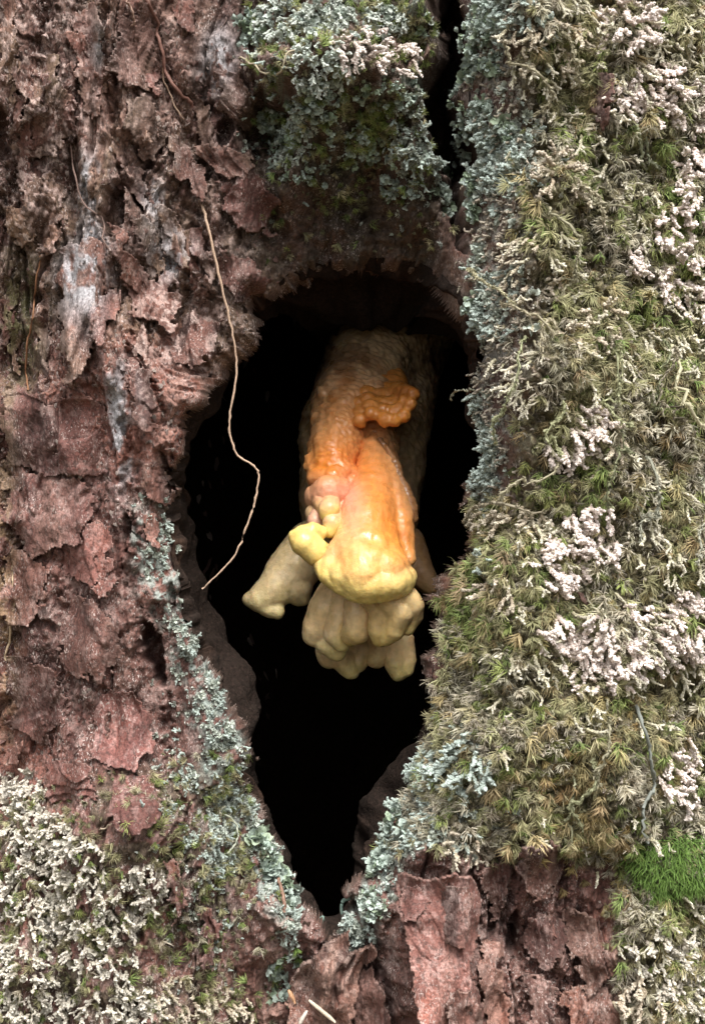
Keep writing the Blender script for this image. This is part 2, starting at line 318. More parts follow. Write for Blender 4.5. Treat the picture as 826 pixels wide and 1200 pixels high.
# colours of the bark (what the material is, not how it is lit)
def bark_colour(u, v, px, py, q, chip):
    a = T(FB[1], u / 330, v / 600); b = T(FB[2], u / 90, v / 130); c = T(FB[3], u / 700, v / 900)
    col = np.empty(px.shape + (3,)); col[:] = (.115, .053, .042)
    col = mixc(col, (.050, .026, .022), ss(.0, 1.4, a + .5 * b))
    col = mixc(col, (.190, .078, .056), ss(.2, 1.6, c + .5 * b) * .8)
    col = mixc(col, (.150, .105, .070), ss(.3, 1.6, T(FB[0], u / 500 + .2, v / 1100)) * .7 * ss(500, 400, py))
    col = mixc(col, (.055, .028, .023), ss(.2, 1.5, T(FL[1], (u + .2 * v) / 260, v / 3000)) * .75); col = mixc(col, (.26, .155, .125), ss(.6, 1.8, T(FL[0], (u + .2 * v) / 200 + .5, v / 2600)) * .6)
    lay = np.sin(np.floor(q) * 12.9 + 1.7) * .5 + .5; col = col * (0.62 + .65 * lay)[..., None]
    pk = gs(px, py, 120, 900, 110, 90) + .7 * gs(px, py, 90, 640, 100, 130) + .45 * gs(px, py, 640, 1120, 120, 110)
    col = mixc(col, (.185, .078, .064), np.clip(pk, 0, 1) * ss(-.9, .7, a + .7 * b) * .6)
    wh = 1.3 * gs(px, py, 50, 70, 55, 150) + .8 * gs(px, py, 30, 270, 40, 60) + .7 * gs(px, py, 215, 370, 50, 80) + .35
    col = mixc(col, (.50, .37, .33), ss(.52, .95, chip + .16 * b) * np.clip(wh, 0, 1) * .72)
    col = mixc(col, (.34, .325, .335), np.clip(sum(gs(px, py, *e) for e in ((106, 215, 20, 34), (90, 330, 26, 44), (112, 300, 18, 50), (142, 470, 16, 44), (148, 535, 14, 40), (255, 65, 20, 38), (120, 60, 10, 22), (200, 300, 22, 30), (180, 235, 12, 26))), 0, 1) * ss(-.8, .3, b + .5 * T(FB[0], u / 30, v / 120)))
    col = mixc(col, (.13, .12, .055), np.clip(gs(px, py, 28, 370, 24, 80) + .5 * gs(px, py, 8, 620, 14, 260), 0, 1) * ss(-.9, .4, b))
    col = mixc(col, (.34, .22, .13), gs(px, py, 3, 700, 9, 120) * ss(-1, 0, b))
    return col
C = bark_colour(U, Vv, PX, PY, BQ, BC)
b_ = T(FB[2], U / 80, Vv / 80); f_ = T(FB[3], U / 30, Vv / 34)
C = mixc(C, (.10, .09, .048), mossy * .92)
C = mixc(C, (.145, .125, .062), mossy * ss(-.2, 1.2, b_ + .5 * f_))
crust = np.clip(gs(PX, PY, 578, 420, 34, 120) + gs(PX, PY, 580, 150, 36, 150) + .6 * gs(PX, PY, 570, 560, 30, 60), 0, 1)
C = mixc(C, (.30, .30, .275), crust * ss(-.3, .5, f_ + .4 * b_) * .9)
C = mixc(C, (.11, .06, .05), crust * ss(.3, -.4, f_ + .6 * b_) * .7)
lrim = np.clip(ss(-62, -20, DH) * ss(560, 640, PY) * ss(345, 320, PX) + ss(-55, -10, DH) * ss(840, 900, PY) * (PX > 400), 0, 1)
C = mixc(C, (.27, .32, .29), lrim * ss(-.5, .4, f_ + .4 * b_) * .85)
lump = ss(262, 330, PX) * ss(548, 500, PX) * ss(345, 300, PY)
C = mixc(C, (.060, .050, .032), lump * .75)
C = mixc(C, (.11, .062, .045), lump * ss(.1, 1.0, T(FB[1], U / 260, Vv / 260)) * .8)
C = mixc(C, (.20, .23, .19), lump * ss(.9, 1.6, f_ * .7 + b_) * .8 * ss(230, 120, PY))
lowleft = ss(880, 960, PY + (PX - 60) * .25) * ss(330, 200, PX); C = mixc(C, (.085, .068, .045), lowleft * .8 * ss(-.6, .5, b_))
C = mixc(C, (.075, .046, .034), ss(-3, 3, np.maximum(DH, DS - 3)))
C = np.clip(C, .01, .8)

nr, nc = TT.shape
ids = np.arange(nr * nc).reshape(nr, nc)
F4 = np.stack([ids[:-1, :-1], ids[:-1, 1:], ids[1:, 1:], ids[1:, :-1]], -1)
DHq = .25 * (DH[:-1, :-1] + DH[:-1, 1:] + DH[1:, 1:] + DH[1:, :-1]); CUTq = .25 * (cut[:-1, :-1] + cut[:-1, 1:] + cut[1:, 1:] + cut[1:, :-1])
PYq = PY[:-1, :-1]; PXq = PX[:-1, :-1]
gone = DHq > 3.5
def sub(mask):
    f = F4[mask]; u_, inv = np.unique(f.ravel(), return_inverse=True)
    return POS.reshape(-1, 3)[u_], inv.reshape(-1, 4), C.reshape(-1, 3)[u_]
tree = empty('hollow_tree', (0, YC, 0))
tag(tree, 'old hollow tree trunk with flaking red brown bark, mossy down one flank', 'tree')
v_, f_i, c_ = sub(~gone); link('bark', np_mesh('bark', v_, f_i, c_), M_BARK, tree)
# throat of the hollow: a loft from the lip back into the trunk
seg = np.roll(HOLE, -1, 0) - HOLE; sl_ = np.hypot(seg[:, 0], seg[:, 1]); cs = np.concatenate([[0], np.cumsum(sl_)]); NC, NK = 950, 110
aa = np.linspace(0, cs[-1], NC, endpoint=False); cl = np.concatenate([HOLE, HOLE[:1]]); Q = np.stack([np.interp(aa, cs, cl[:, 0]), np.interp(aa, cs, cl[:, 1])], -1)
ker = np.hanning(31); ker /= ker.sum(); Qs = np.stack([np.convolve(np.concatenate([Q[-15:, k], Q[:, k], Q[:15, k]]), ker, 'valid') for k in (0, 1)], -1)
tg = np.roll(Qs, -3, 0) - np.roll(Qs, 3, 0); tg /= np.linalg.norm(tg, axis=1, keepdims=True); inn = np.stack([-tg[:, 1], tg[:, 0]], -1)
p_ = Q.copy()
for _ in range(4): p_ = Q - np.stack(hole_noise(p_[:, 0], p_[:, 1]), -1)
yo = S((p_ - inn * 7)[:, 0], (p_ - inn * 7)[:, 1], YD)[0][:, 1]; yo = np.minimum(yo, .09)
ker = np.hanning(25); ker /= ker.sum(); yo = np.convolve(np.concatenate([yo[-12:], yo, yo[:12]]), ker, 'valid') + .003
dep = np.linspace(0, 1, NK)[:, None] ** 1.25 * (.135 + .13 * gs(p_[:, 0], p_[:, 1], 450, 320, 130, 60))[None]
off = -3 + dep * wall_lean(p_[:, 0], p_[:, 1])[None]
kb = np.hanning(61); kb /= kb.sum(); psm = np.stack([np.convolve(np.concatenate([p_[-30:, k], p_[:, k], p_[:30, k]]), kb, 'valid') for k in (0, 1)], -1); bl = ss(0, .022, dep)
wx_ = lerp(p_[None, :, 0], psm[None, :, 0], bl) + inn[None, :, 0] * off; wy_ = lerp(p_[None, :, 1], psm[None, :, 1], bl) + inn[None, :, 1] * off; yw = yo[None] + dep
bx_ = (wx_ - 413) * (D + yo[None]) / FPX; bz_ = ZC + (600 - wy_) * (D + yo[None]) / FPX
sa = (aa / cs[-1])[None] * 3 + 0 * dep; sdp = dep * 2000 / 1900 * 3
nd = .0060 * T(FL[0], sa * 1.5, sdp * 2) + .0030 * T(FB[1], sa * .5, sdp * .8) + .0028 * T(FB[2], sa * .5 + .3, sdp * 1.0) + .0016 * T(WT, sa * .35, sdp * .5)
nd = nd * np.clip(dep / .012, 0, 1); bx_ = bx_ + inn[None, :, 0] * nd; bz_ = bz_ - inn[None, :, 1] * nd; yw = yw + .6 * nd
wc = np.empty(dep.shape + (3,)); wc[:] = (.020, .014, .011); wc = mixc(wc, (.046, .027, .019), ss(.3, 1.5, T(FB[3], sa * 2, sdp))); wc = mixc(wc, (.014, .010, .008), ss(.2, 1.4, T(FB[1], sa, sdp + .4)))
wi = np.arange(NC * NK).reshape(NK, NC); wn_ = np.roll(wi, -1, 1); wf = np.stack([wi[:-1], wi[1:], wn_[1:], wn_[:-1]], -1).reshape(-1, 4)
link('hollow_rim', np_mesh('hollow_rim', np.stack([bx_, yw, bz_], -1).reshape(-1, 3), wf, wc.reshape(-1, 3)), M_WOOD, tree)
# chamber inside the trunk and the closed top
tc_ = np.linspace(-math.pi, math.pi, 161); zc_ = np.linspace(.25, 2.8, 150)
tt2, zz2 = np.meshgrid(tc_, zc_); rr2 = .365 + .012 * T(FB[0], tt2 / 3, zz2 / 3) + .006 * T(FB[1], tt2, zz2 / 4)
rr2 = rr2 * np.sqrt(np.clip(1 - np.abs((zz2 - 1.525) / 1.2755) ** 6, 0, 1))
CV = np.stack([rr2 * np.sin(tt2), YC - rr2 * np.cos(tt2), zz2], -1)
op = (np.abs(CV[..., 0] + .01) < .145) & (CV[..., 1] < YC) & (np.abs(zz2 - ZC + .05) < .31)
ci_ = np.arange(tt2.size).reshape(tt2.shape); cf = np.stack([ci_[:-1, :-1], ci_[1:, :-1], ci_[1:, 1:], ci_[:-1, 1:]], -1)
keep = ~(op[:-1, :-1] | op[1:, 1:])
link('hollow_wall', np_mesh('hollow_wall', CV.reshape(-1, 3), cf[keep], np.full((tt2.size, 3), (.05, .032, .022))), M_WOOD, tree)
cp = np.concatenate([[[0, YC, 6.02]], POS[-1, :-1]]); kc = len(cp) - 1
cft = np.array([[0, 1 + k, 1 + (k + 1) % kc] for k in range(kc)]); link('trunk_top', np_mesh('trunk_top', cp, cft, np.full((len(cp), 3), (.2, .15, .1))), M_WOOD, tree)

# ------------------------------------------------------------------ bark plates and flakes (parts of the tree)
def make_plate(poly, lift, thick=1.2, curl=(0, 0), seed=0, tint=(1, 1, 1), res=1.5, jag=3.6, layers=.75, name='bark_plate', bulge=0.0, parent=tree):
    poly = np.array(poly, float); x0, y0 = poly.min(0) - 6; x1, y1 = poly.max(0) + 6
    gx, gy = np.meshgrid(np.arange(x0, x1, res), np.arange(y0, y1, res))
    o = seed * 37.7
    jx = jag * (T(FB[1], (gx + o) / 130, (gy + o) / 130) + .6 * T(FB[2], (gx + o) / 40, gy / 40)); jy = jag * (T(FB[3], (gx + o) / 130, gy / 130) + .6 * T(FB[0], gx / 40, (gy + o) / 40))
    d = sdf(poly, gx + jx, gy + jy); ok = d > 0
    cx, cy = poly.mean(0); sx, sy = np.ptp(poly[:, 0]) / 2 + 1e-6, np.ptp(poly[:, 1]) / 2 + 1e-6
    P, Nn = S(gx, gy)
    h, q, chip = bark_detail(gx + o, gy + o * 1.3, gx, gy)
    h = h - h[ok].mean() if ok.any() else h
    hh = lift * 1e-3 + layers * .8 * h + curl[0] * 1e-3 * ((gx - cx) / sx) + curl[1] * 1e-3 * ((gy - cy) / sy) + bulge * 1e-3 * (1 - ((gx - cx) / sx) ** 2)
    hh = hh + .0006 * np.exp(-d / 3)
    top = P + np.array([0, -1., 0]) * hh[..., None]; bot = top + np.array([0, 1., 0]) * (thick * 1e-3)
    col = bark_colour(gx + o, gy + o, gx, gy, q, chip) * (1 + (np.array(tint) * .4 + .6 * np.mean(tint) - 1) * .5)
    tint_ = np.array(tint); col = mixc(col, (.36, .25, .20), np.exp(-d / 1.6) * .3)
    r_, c2 = gx.shape; id_ = np.arange(r_ * c2).reshape(r_, c2)
    k = ok[:-1, :-1] & ok[1:, :-1] & ok[1:, 1:] & ok[:-1, 1:]
    if k.sum() < 4: return None
    fa = np.stack([id_[:-1, :-1], id_[:-1, 1:], id_[1:, 1:], id_[1:, :-1]], -1)[k]
    n_ = r_ * c2; fb = fa[:, ::-1] + n_
    e = np.concatenate([fa[:, [0, 1]], fa[:, [1, 2]], fa[:, [2, 3]], fa[:, [3, 0]]]); key = np.sort(e, 1); kk = key[:, 0].astype(np.int64) * n_ + key[:, 1]
    u_, ix, ct = np.unique(kk, return_index=True, return_counts=True); be = e[ix[ct == 1]]
    fs = np.stack([be[:, 1], be[:, 0], be[:, 0] + n_, be[:, 1] + n_], -1)
    F = np.concatenate([fa, fb, fs]); V = np.concatenate([top.reshape(-1, 3), bot.reshape(-1, 3)]); CC = np.concatenate([col.reshape(-1, 3)] * 2)
    u_, inv = np.unique(F.ravel(), return_inverse=True)
    me = np_mesh(name, V[u_], inv.reshape(-1, 4), np.clip(CC[u_], .01, .8))
    me.materials.append(M_PLATE)
    return link(name, me, None, parent)
RED, PALE, DARK, LIL = (1.1, 1.0, .98), (1.9, 1.75, 1.6), (.7, .68, .66), (1.3, 1.5, 1.65)
PLATES = [
 ([(136,20),(178,8),(192,60),(196,96),(176,104),(150,104),(134,92)], 7, 1.4, (0,3), DARK), ([(150,112),(172,108),(200,176),(186,186),(166,190),(154,160)], 8, 1.6, (-1,4), RED),
 ([(158,142),(166,144),(190,176),(184,184),(172,172)], 11, 1.0, (1,3), (2.3,2.0,1.75)), ([(196,150),(214,160),(236,200),(246,232),(240,244),(222,226),(206,190)], 9, 2.0, (0,4), RED),
 ([(228,176),(262,168),(296,190),(290,214),(258,208),(236,200)], 7, 2.2, (2,2), (.75,.68,.64)), ([(256,88),(282,80),(300,120),(296,160),(274,152),(260,120)], 8, 2.0, (2,0), (.8,.7,.65)),
 ([(252,214),(300,206),(326,240),(318,276),(282,268),(258,246)], 8, 2.4, (3,1), (.7,.62,.55)), ([(256,290),(292,300),(318,330),(306,352),(276,352),(254,330)], 9, 2.6, (3,3), (.85,.75,.7)),
 ([(150,330),(196,322),(220,352),(204,392),(176,384),(156,362)], 8, 1.8, (2,3), RED), ([(196,372),(236,360),(262,388),(250,428),(222,440),(202,412)], 9, 2.2, (4,2), (1.15,1,.95)),
 ([(140,430),(160,404),(178,440),(186,500),(178,516),(162,490),(150,460)], 7, 1.8, (1,3), RED), ([(70,290),(126,276),(148,330),(120,352),(108,430),(86,470),(74,420)], 6, 1.6, (-2,1), (1.05,1.05,1.05)),
 ([(110,350),(146,336),(136,384),(118,410),(104,404)], 8, 1.4, (2,4), (1.1,1.05,1.1)), ([(0,468),(30,462),(60,476),(96,456),(140,500),(130,560),(60,556),(8,540)], 5, 1.5, (0,-3), (.9,.85,.8)),
 ([(164,548),(190,536),(204,580),(192,602),(174,580)], 6, 2.0, (3,2), (1.1,.9,.9)), ([(170,604),(190,600),(192,640),(180,652),(172,630)], 6, 1.6, (2,2), (1.4,1.1,1.05)),
 ([(10,560),(70,552),(120,580),(100,640),(40,650),(8,610)], 4, 1.2, (0,2), (.95,.85,.85)), ([(72,620),(130,606),(140,660),(112,694),(76,668)], 5, 1.3, (1,2), (1,.8,.8)),
 ([(112,640),(132,636),(134,680),(126,700),(112,690)], 7, 1.2, (0,2), (1.5,1.2,1.1)), ([(4,650),(60,660),(58,720),(20,740),(2,712)], 5, 1.2, (-1,2), RED),
 ([(60,700),(120,704),(150,760),(120,800),(66,782)], 4, 1.2, (0,2), (1.05,.85,.85)), ([(8,770),(60,780),(86,830),(50,872),(10,850)], 4.5, 1.3, (0,-2), RED),
 ([(100,810),(160,806),(190,856),(160,906),(110,890)], 4, 1.2, (1,1), (1.15,.95,.95)), ([(0,872),(22,868),(28,890),(10,902),(0,898)], 9, 1.8, (1,2), (1.7,1.5,1.5)),
 ([(60,880),(110,896),(120,950),(88,974),(58,930)], 4, 1.2, (0,1), (1.1,.8,.8)), ([(130,900),(180,910),(186,960),(150,980),(126,950)], 5, 1.3, (1,2), (1.2,.95,.9)),
 ([(30,90),(66,70),(84,140),(70,200),(40,190),(26,140)], 5, 1.2, (0,2), (1.2,1.15,1.1)), ([(86,20),(120,10),(128,90),(112,150),(92,120)], 5, 1.3, (0,2), (.9,.85,.8)),
 ([(30,210),(70,200),(80,260),(56,300),(34,270)], 6, 1.4, (0,3), RED), ([(56,262),(78,268),(76,300),(66,304),(56,290)], 9, 1.0, (0,2), (1.7,1.3,1.2)), ([(0,0),(26,0),(30,60),(20,130),(0,120)], 6, 1.6, (1,1), (1.5,1.35,1.25)),
 ([(238,1068),(252,1050),(258,1090),(254,1132),(240,1120)], 9, 2.0, (0,1), (1.5,1.05,1)), ([(196,1010),(214,1000),(222,1060),(206,1084)], 6, 1.6, (0,1), RED),
 # rough bark under the moss
 ([(604,986),(650,980),(656,1010),(640,1048),(616,1056),(600,1030)], 13, 4.0, (1,2), (1.0,.9,.88)), ([(562,1010),(598,1000),(596,1046),(582,1076),(566,1060)], 8, 3.0, (0,2), DARK),
 ([(610,1070),(650,1062),(664,1106),(640,1136),(612,1120)], 8, 2.6, (0,3), (1.2,1.05,1)), ([(608,1130),(648,1140),(650,1196),(614,1200)], 9, 2.6, (0,-2), (1.1,.9,.9)),
 ([(660,1060),(700,1070),(716,1130),(690,1160),(664,1120)], 7, 2.6, (0,2), (.9,.85,.82)), ([(656,1150),(712,1150),(730,1200),(660,1206)], 7, 2.6, (0,2), (1,.9,.9)), ([(560,1090),(590,1110),(596,1200),(562,1206)], 6, 3.0, (0,2), (1,.88,.85)),
 ([(700,88),(716,92),(712,150),(702,162),(692,120)], 10, 2.0, (0,2), (1.1,.95,.9)),
]
for k, (pl, lf, th, cu, ti) in enumerate(PLATES): make_plate(pl, lf * 1.05, th * 1.3, cu, k + 1, ti, jag=6 if 318 < pl[0][0] < 440 and pl[0][1] < 300 else 3.6)
pr = random.Random(5)
for k in range(20):                                          # long fibrous strips on the upper bare bark
    cx, cy = pr.uniform(6, 250), pr.uniform(0, 440); w_, l_ = pr.uniform(8, 15), pr.uniform(26, 58); le = .30 * l_ if cx > 90 else .02 * l_
    if 110 < cx < 150 and 200 < cy < 300: continue
    make_plate([(cx - w_ - le, cy - l_), (cx + w_ * .7 - le, cy - l_ * .95), (cx + w_, cy), (cx + w_ * .6 + le, cy + l_ * .7), (cx + le, cy + l_), (cx - w_ * .5 + le, cy + l_ * .75), (cx - w_, cy)], pr.uniform(3, 5.5), pr.uniform(1.5, 3), (pr.uniform(-1, 1), pr.uniform(0, 2.5)), 100 + k, pr.choice([(1, 1, 1), (1.5, 1.4, 1.35), (.7, .68, .66), (1.2, 1.1, 1.05)]), jag=3.0)
# large loose slab at the foot of the opening: slab with paler bare strip and a round flake
slab = make_plate([(461,1024),(470,1010),(500,1018),(520,1008),(548,1014),(557,1040),(556,1080),(548,1120),(560,1150),(562,1180),(545,1192),(520,1186),(508,1206),(490,1206),(482,1150),(476,1090),(464,1050)],
                  26, 6, (1, 2), 61, (1.55, 1.22, 1.2), jag=1.8, bulge=5, name='bark_slab', parent=None, layers=.55)
tag(slab, 'large reddish bark slab standing at the foot of the hollow', 'bark slab')
make_plate([(512,1020),(545,1022),(548,1060),(540,1094),(520,1092),(508,1060)], 33, 1.4, (1, 1), 63, (1.5, 1.62, 1.75), jag=1.6, bulge=2, name='layer', parent=slab)
make_plate([(518,1150),(530,1138),(550,1140),(560,1165),(556,1188),(536,1192),(520,1178)], 34, 2.4, (0, 2), 64, (1.35, 1.15, 1.2), jag=1.6, bulge=3, name='layer', parent=slab)
make_plate([(464,1030),(486,1018),(500,1040),(486,1060),(472,1062)], 31, 1.6, (0, 1), 65, (1.2, .95, .95), jag=1.6, name='layer', parent=slab)
shard = make_plate([(340,1150),(352,1125),(372,1108),(398,1085),(407,1082),(412,1104),(436,1100),(440,1112),(424,1130),(418,1170),(410,1208),(332,1208)], 16, 8, (0, 3), 71, (1.5, 1.35, 1.1), jag=2.0, bulge=7, name='wood_shard', parent=None)
tag(shard, 'broken brown stump of wood with a pointed top under the opening', 'wood')
make_plate([(414,1150),(432,1120),(446,1150),(462,1206),(412,1206)], 9, 5, (0, 2), 73, (1.2, .95, .85), jag=2.0, bulge=3)

# small loose flakes: shared shapes, each a part of the tree
def flake_mesh(seed):
    g = np.random.default_rng(seed); n = 9; a = np.linspace(0, 2 * math.pi, n, endpoint=False)
    r = (1 + .35 * g.standard_normal(n)).clip(.45, 1.6); o = np.stack([r * np.cos(a) * .6, r * np.sin(a)], -1)
    z = .28 * (o[:, 0] ** 2) + .10 * o[:, 1] + .06 * g.standard_normal(n)
    top = np.concatenate([[[0, 0, .12]], np.c_[o * .55, z * .5 + .1], np.c_[o, z]]); bot = top - [0, 0, .16]
    V = np.concatenate([top, bot]); F = []
    for k in range(n):
        k2 = (k + 1) % n
        F += [(0, 1 + k, 1 + k2), (1 + k, 1 + n + k, 1 + n + k2), (1 + k, 1 + n + k2, 1 + k2)]
        m = len(top); F += [(m, m + 1 + k2, m + 1 + k), (m + 1 + k, m + 1 + n + k2, m + 1 + n + k), (m + 1 + k, m + 1 + k2, m + 1 + n + k2)]
        F += [(1 + n + k, m + 1 + n + k, m + 1 + n + k2), (1 + n + k, m + 1 + n + k2, 1 + n + k2)]
    base = [(.34, .23, .20), (.22, .12, .10), (.50, .40, .35), (.17, .10, .085), (.28, .16, .135)][seed % 5]
    c = np.tile(base, (len(V), 1)); c[1 + n:1 + 2 * n] *= 1.3
    me = np_mesh('bark_flake', V, np.array(F), c, smooth=False); me.materials.append(M_PLATE); return me
FLK = [flake_mesh(s) for s in range(10)]
def basis(dirv, spin):
    w = Vector(dirv).normalized(); a = Vector((0, 0, 1)) if abs(w.z) < .95 else Vector((1, 0, 0))
    u = a.cross(w).normalized(); v = w.cross(u); m = Matrix((u, v, w)).transposed()
    return m @ Matrix.Rotation(spin, 3, 'Z')
cnt = 0
while cnt < 230:
    px, py = rnd.uniform(0, 330), rnd.uniform(0, 980)
    if rnd.random() < .16: px, py = rnd.uniform(560, 730), rnd.uniform(1010, 1200)
    P, Nn = S(np.array([px]), np.array([py])); 
    jj = int((P[0][0] - xd[0]) / STEP); ii = int((P[0][2] - zd[0]) / STEP)
    if not (0 <= jj < len(xd) and 0 <= ii < len(zd)) or DHF[ii, jj] > -8 or (py > 880 and px < 200): continue
    o = link('bark_flake', FLK[rnd.randrange(10)], None, tree)
    nn = Vector(Nn[0]) + Vector((rnd.uniform(-.35, .35), 0, rnd.uniform(-.35, .35)))
    s = rnd.uniform(.0014, .0042); sc = Vector((s * rnd.uniform(.6, 1.1), s * rnd.uniform(.9, 1.8), s))
    o.matrix_world = Matrix.Translation(Vector(P[0]) + Vector((0, -.0016, 0))) @ basis(nn, rnd.uniform(-.6, .6)).to_4x4() @ Matrix.Diagonal(sc).to_4x4()
    cnt += 1

TINY = True
# ------------------------------------------------------------------ the fungus
fm, nt_, fb_, N_, L_ = new_mat('fungus')
a_ = N_.new('ShaderNodeAttribute'); a_.attribute_name = 'Col'; tcf = N_.new('ShaderNodeTexCoord')
nf = N_.new('ShaderNodeTexNoise'); nf.inputs['Scale'].default_value = 260; nf.inputs['Detail'].default_value = 5; L_.new(tcf.outputs['Object'], nf.inputs['Vector'])
mrf = N_.new('ShaderNodeMapRange'); mrf.inputs['From Min'].default_value = .3; mrf.inputs['From Max'].default_value = .7; mrf.inputs['To Min'].default_value = .82; mrf.inputs['To Max'].default_value = 1.14
L_.new(nf.outputs['Fac'], mrf.inputs['Value']); hf = N_.new('ShaderNodeHueSaturation'); L_.new(a_.outputs['Color'], hf.inputs['Color']); L_.new(mrf.outputs[0], hf.inputs['Value'])
L_.new(hf.outputs[0], fb_.inputs['Base Color'])
fb_.inputs['Subsurface Weight'].default_value = .30; fb_.inputs['Subsurface Radius'].default_value = (1, .45, .2); fb_.inputs['Subsurface Scale'].default_value = .004
nr2 = N_.new('ShaderNodeTexNoise'); nr2.inputs['Scale'].default_value = 120; L_.new(tcf.outputs['Object'], nr2.inputs['Vector'])
rr_ = N_.new('ShaderNodeMapRange'); rr_.inputs['From Min'].default_value = .35; rr_.inputs['From Max'].default_value = .65; rr_.inputs['To Min'].default_value = .14; rr_.inputs['To Max'].default_value = .58
L_.new(nr2.outputs['Fac'], rr_.inputs['Value']); L_.new(rr_.outputs[0], fb_.inputs['Roughness'])
nb = N_.new('ShaderNodeTexNoise'); nb.inputs['Scale'].default_value = 900; nb.inputs['Detail'].default_value = 4; L_.new(tcf.outputs['Object'], nb.inputs['Vector'])
bpf = N_.new('ShaderNodeBump'); bpf.inputs['Strength'].default_value = .6; bpf.inputs['Distance'].default_value = .0005; L_.new(nb.outputs['Fac'], bpf.inputs['Height']); L_.new(bpf.outputs[0], fb_.inputs['Normal'])

def blob_mesh(name, chains, voxel=.0011, smooth=6, disp=.0012, colf=None, rough=0.0):
    bm = bmesh.new()
    for ch in chains:
        pts = [(at(p[0], p[1], p[2]), p[3] * .0005 * (1 + p[2]), (p[4] if len(p) > 4 else 1.0)) for p in ch]
        for k in range(len(pts)):
            segs = [0] if k == len(pts) - 1 else np.linspace(0, 1, 5)[:-1]
            for s in segs:
                b2 = pts[min(k + 1, len(pts) - 1)]; P = pts[k][0].lerp(b2[0], s); r = lerp(pts[k][1], b2[1], s); fl = lerp(pts[k][2], b2[2], s)
                bmesh.ops.create_icosphere(bm, subdivisions=3, radius=1, matrix=Matrix.Translation(P) @ Matrix.Diagonal((r, r * fl, r, 1)))
    tmp = bpy.data.meshes.new('tmp'); bm.to_mesh(tmp); bm.free()
    o = bpy.data.objects.new('tmp', tmp); COL.objects.link(o)
    md = o.modifiers.new('r', 'REMESH'); md.mode = 'VOXEL'; md.voxel_size = voxel; md.use_smooth_shade = True
    sm = o.modifiers.new('s', 'SMOOTH'); sm.factor = .5; sm.iterations = smooth
    dg = bpy.context.evaluated_depsgraph_get(); me = bpy.data.meshes.new_from_object(o.evaluated_get(dg)); me.name = name
    bpy.data.objects.remove(o); bpy.data.meshes.remove(tmp)
    n = len(me.vertices); co = np.empty(n * 3, np.float32); me.vertices.foreach_get('co', co); co = co.reshape(-1, 3)
    no = np.empty(n * 3, np.float32); me.vertices.foreach_get('normal', no); no = no.reshape(-1, 3)
    px = 413 + FPX * co[:, 0] / (co[:, 1] + D); py = 600 - FPX * (co[:, 2] - ZC) / (co[:, 1] + D)
    w = co[:, 1] * 900
    dd = disp * (.62 * T(FL[0], (px + w) / 330, (py - w) / 330) + .10 * T(FB[1], (px - w) / 110, (py + w) / 110)) + .00038 * T(FM[0], (px + .3 * w) / 130, py / 620) + .00016 * T(FM[1], px / 60, (py + w) / 90) + rough * ss(600, 540, py) * (1.2 * (T(WE, (px + w) / 620, (py - w) / 620) * 2 - .7) + .5 * T(FB[3], (px - w) / 60, (py + w) / 60))
    co = co + no * dd[:, None]; me.vertices.foreach_set('co', co.ravel().astype(np.float32))
    c = np.ones((n, 4), np.float32); cc = colf(px, py, co[:, 1]); cc = mixc(cc, cc * np.array((.62, .50, .42)), .55 * ss(.9, 2.0, T(FM[2], (px + w) / 210, (py - w) / 260))); cc = mixc(cc, cc * np.array((1.08, 1.14, 1.3)), .6 * ss(.5, 1.8, T(FM[1], (px - w) / 300, py / 300))); c[:, :3] = np.clip(cc, 0, .85)
    at_ = me.attributes.new('Col', 'FLOAT_COLOR', 'POINT'); at_.data.foreach_set('color', c.ravel())
    me.polygons.foreach_set('use_smooth', np.ones(len(me.polygons), bool)); me.update(); me.materials.append(fm); return me
YEL, CRM, ORG, PNK, TAN = (.76, .56, .18), (.74, .53, .27), (.74, .235, .035), (.74, .33, .20), (.34, .20, .10)
def col_body(px, py, y):
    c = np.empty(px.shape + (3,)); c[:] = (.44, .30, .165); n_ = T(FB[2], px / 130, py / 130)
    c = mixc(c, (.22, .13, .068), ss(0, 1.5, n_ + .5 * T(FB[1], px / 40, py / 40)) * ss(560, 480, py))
    c = mixc(c, ORG, np.clip(.9 * gs(px, py, 385, 545, 40, 28) + .8 * gs(px, py, 440, 585, 40, 75) + .75 * gs(px, py, 470, 640, 26, 40) + .45 * gs(px, py, 395, 490, 50, 50), 0, 1) * ss(.17, .13, y)); c = mixc(c, (.46, .18, .05), .4 * gs(px, py, 436, 472, 46, 34))
    c = mixc(c, PNK, np.clip(gs(px, py, 388, 580, 28, 16) + .6 * gs(px, py, 410, 600, 16, 60), 0, 1) * ss(.14, .11, y))
    c = mixc(c, (.78, .40, .12), gs(px, py, 425, 658, 52, 34) * ss(.12, .08, y) * .9)
    edge = 664 + 28 * np.sin(np.clip((px - 375) / 110, 0, 1) * math.pi * .85)
    c = mixc(c, YEL, ss(edge - 26, edge + 8, py) * ss(.13, .09, y))
    c = mixc(c, YEL, np.clip(gs(px, py, 384, 598, 12, 11) + gs(px, py, 388, 616, 11, 11), 0, 1) * .8)
    return c
def col_lobe(cx, cy, rx, ry, base=CRM, tip=YEL, up=0):
    def f(px, py, y):
        c = np.empty(px.shape + (3,)); c[:] = base; n_ = T(FB[2], px / 160, py / 160)
        return mixc(c, tip, np.clip(ss(cy - ry * .2, cy + ry, py + .2 * ry * n_) + up * ss(cx, cx - rx, px), 0, 1))
    return f
fungus = empty('bracket_fungus', at(440, 380, .20))
tag(fungus, 'orange and yellow lobed bracket fungus hanging inside the dark hollow', 'fungus')
nr_ = random.Random(21); NUB = [(nr_.gauss(2, 15), nr_.uniform(-40, 95), nr_.uniform(4, 9)) for _ in range(46)]
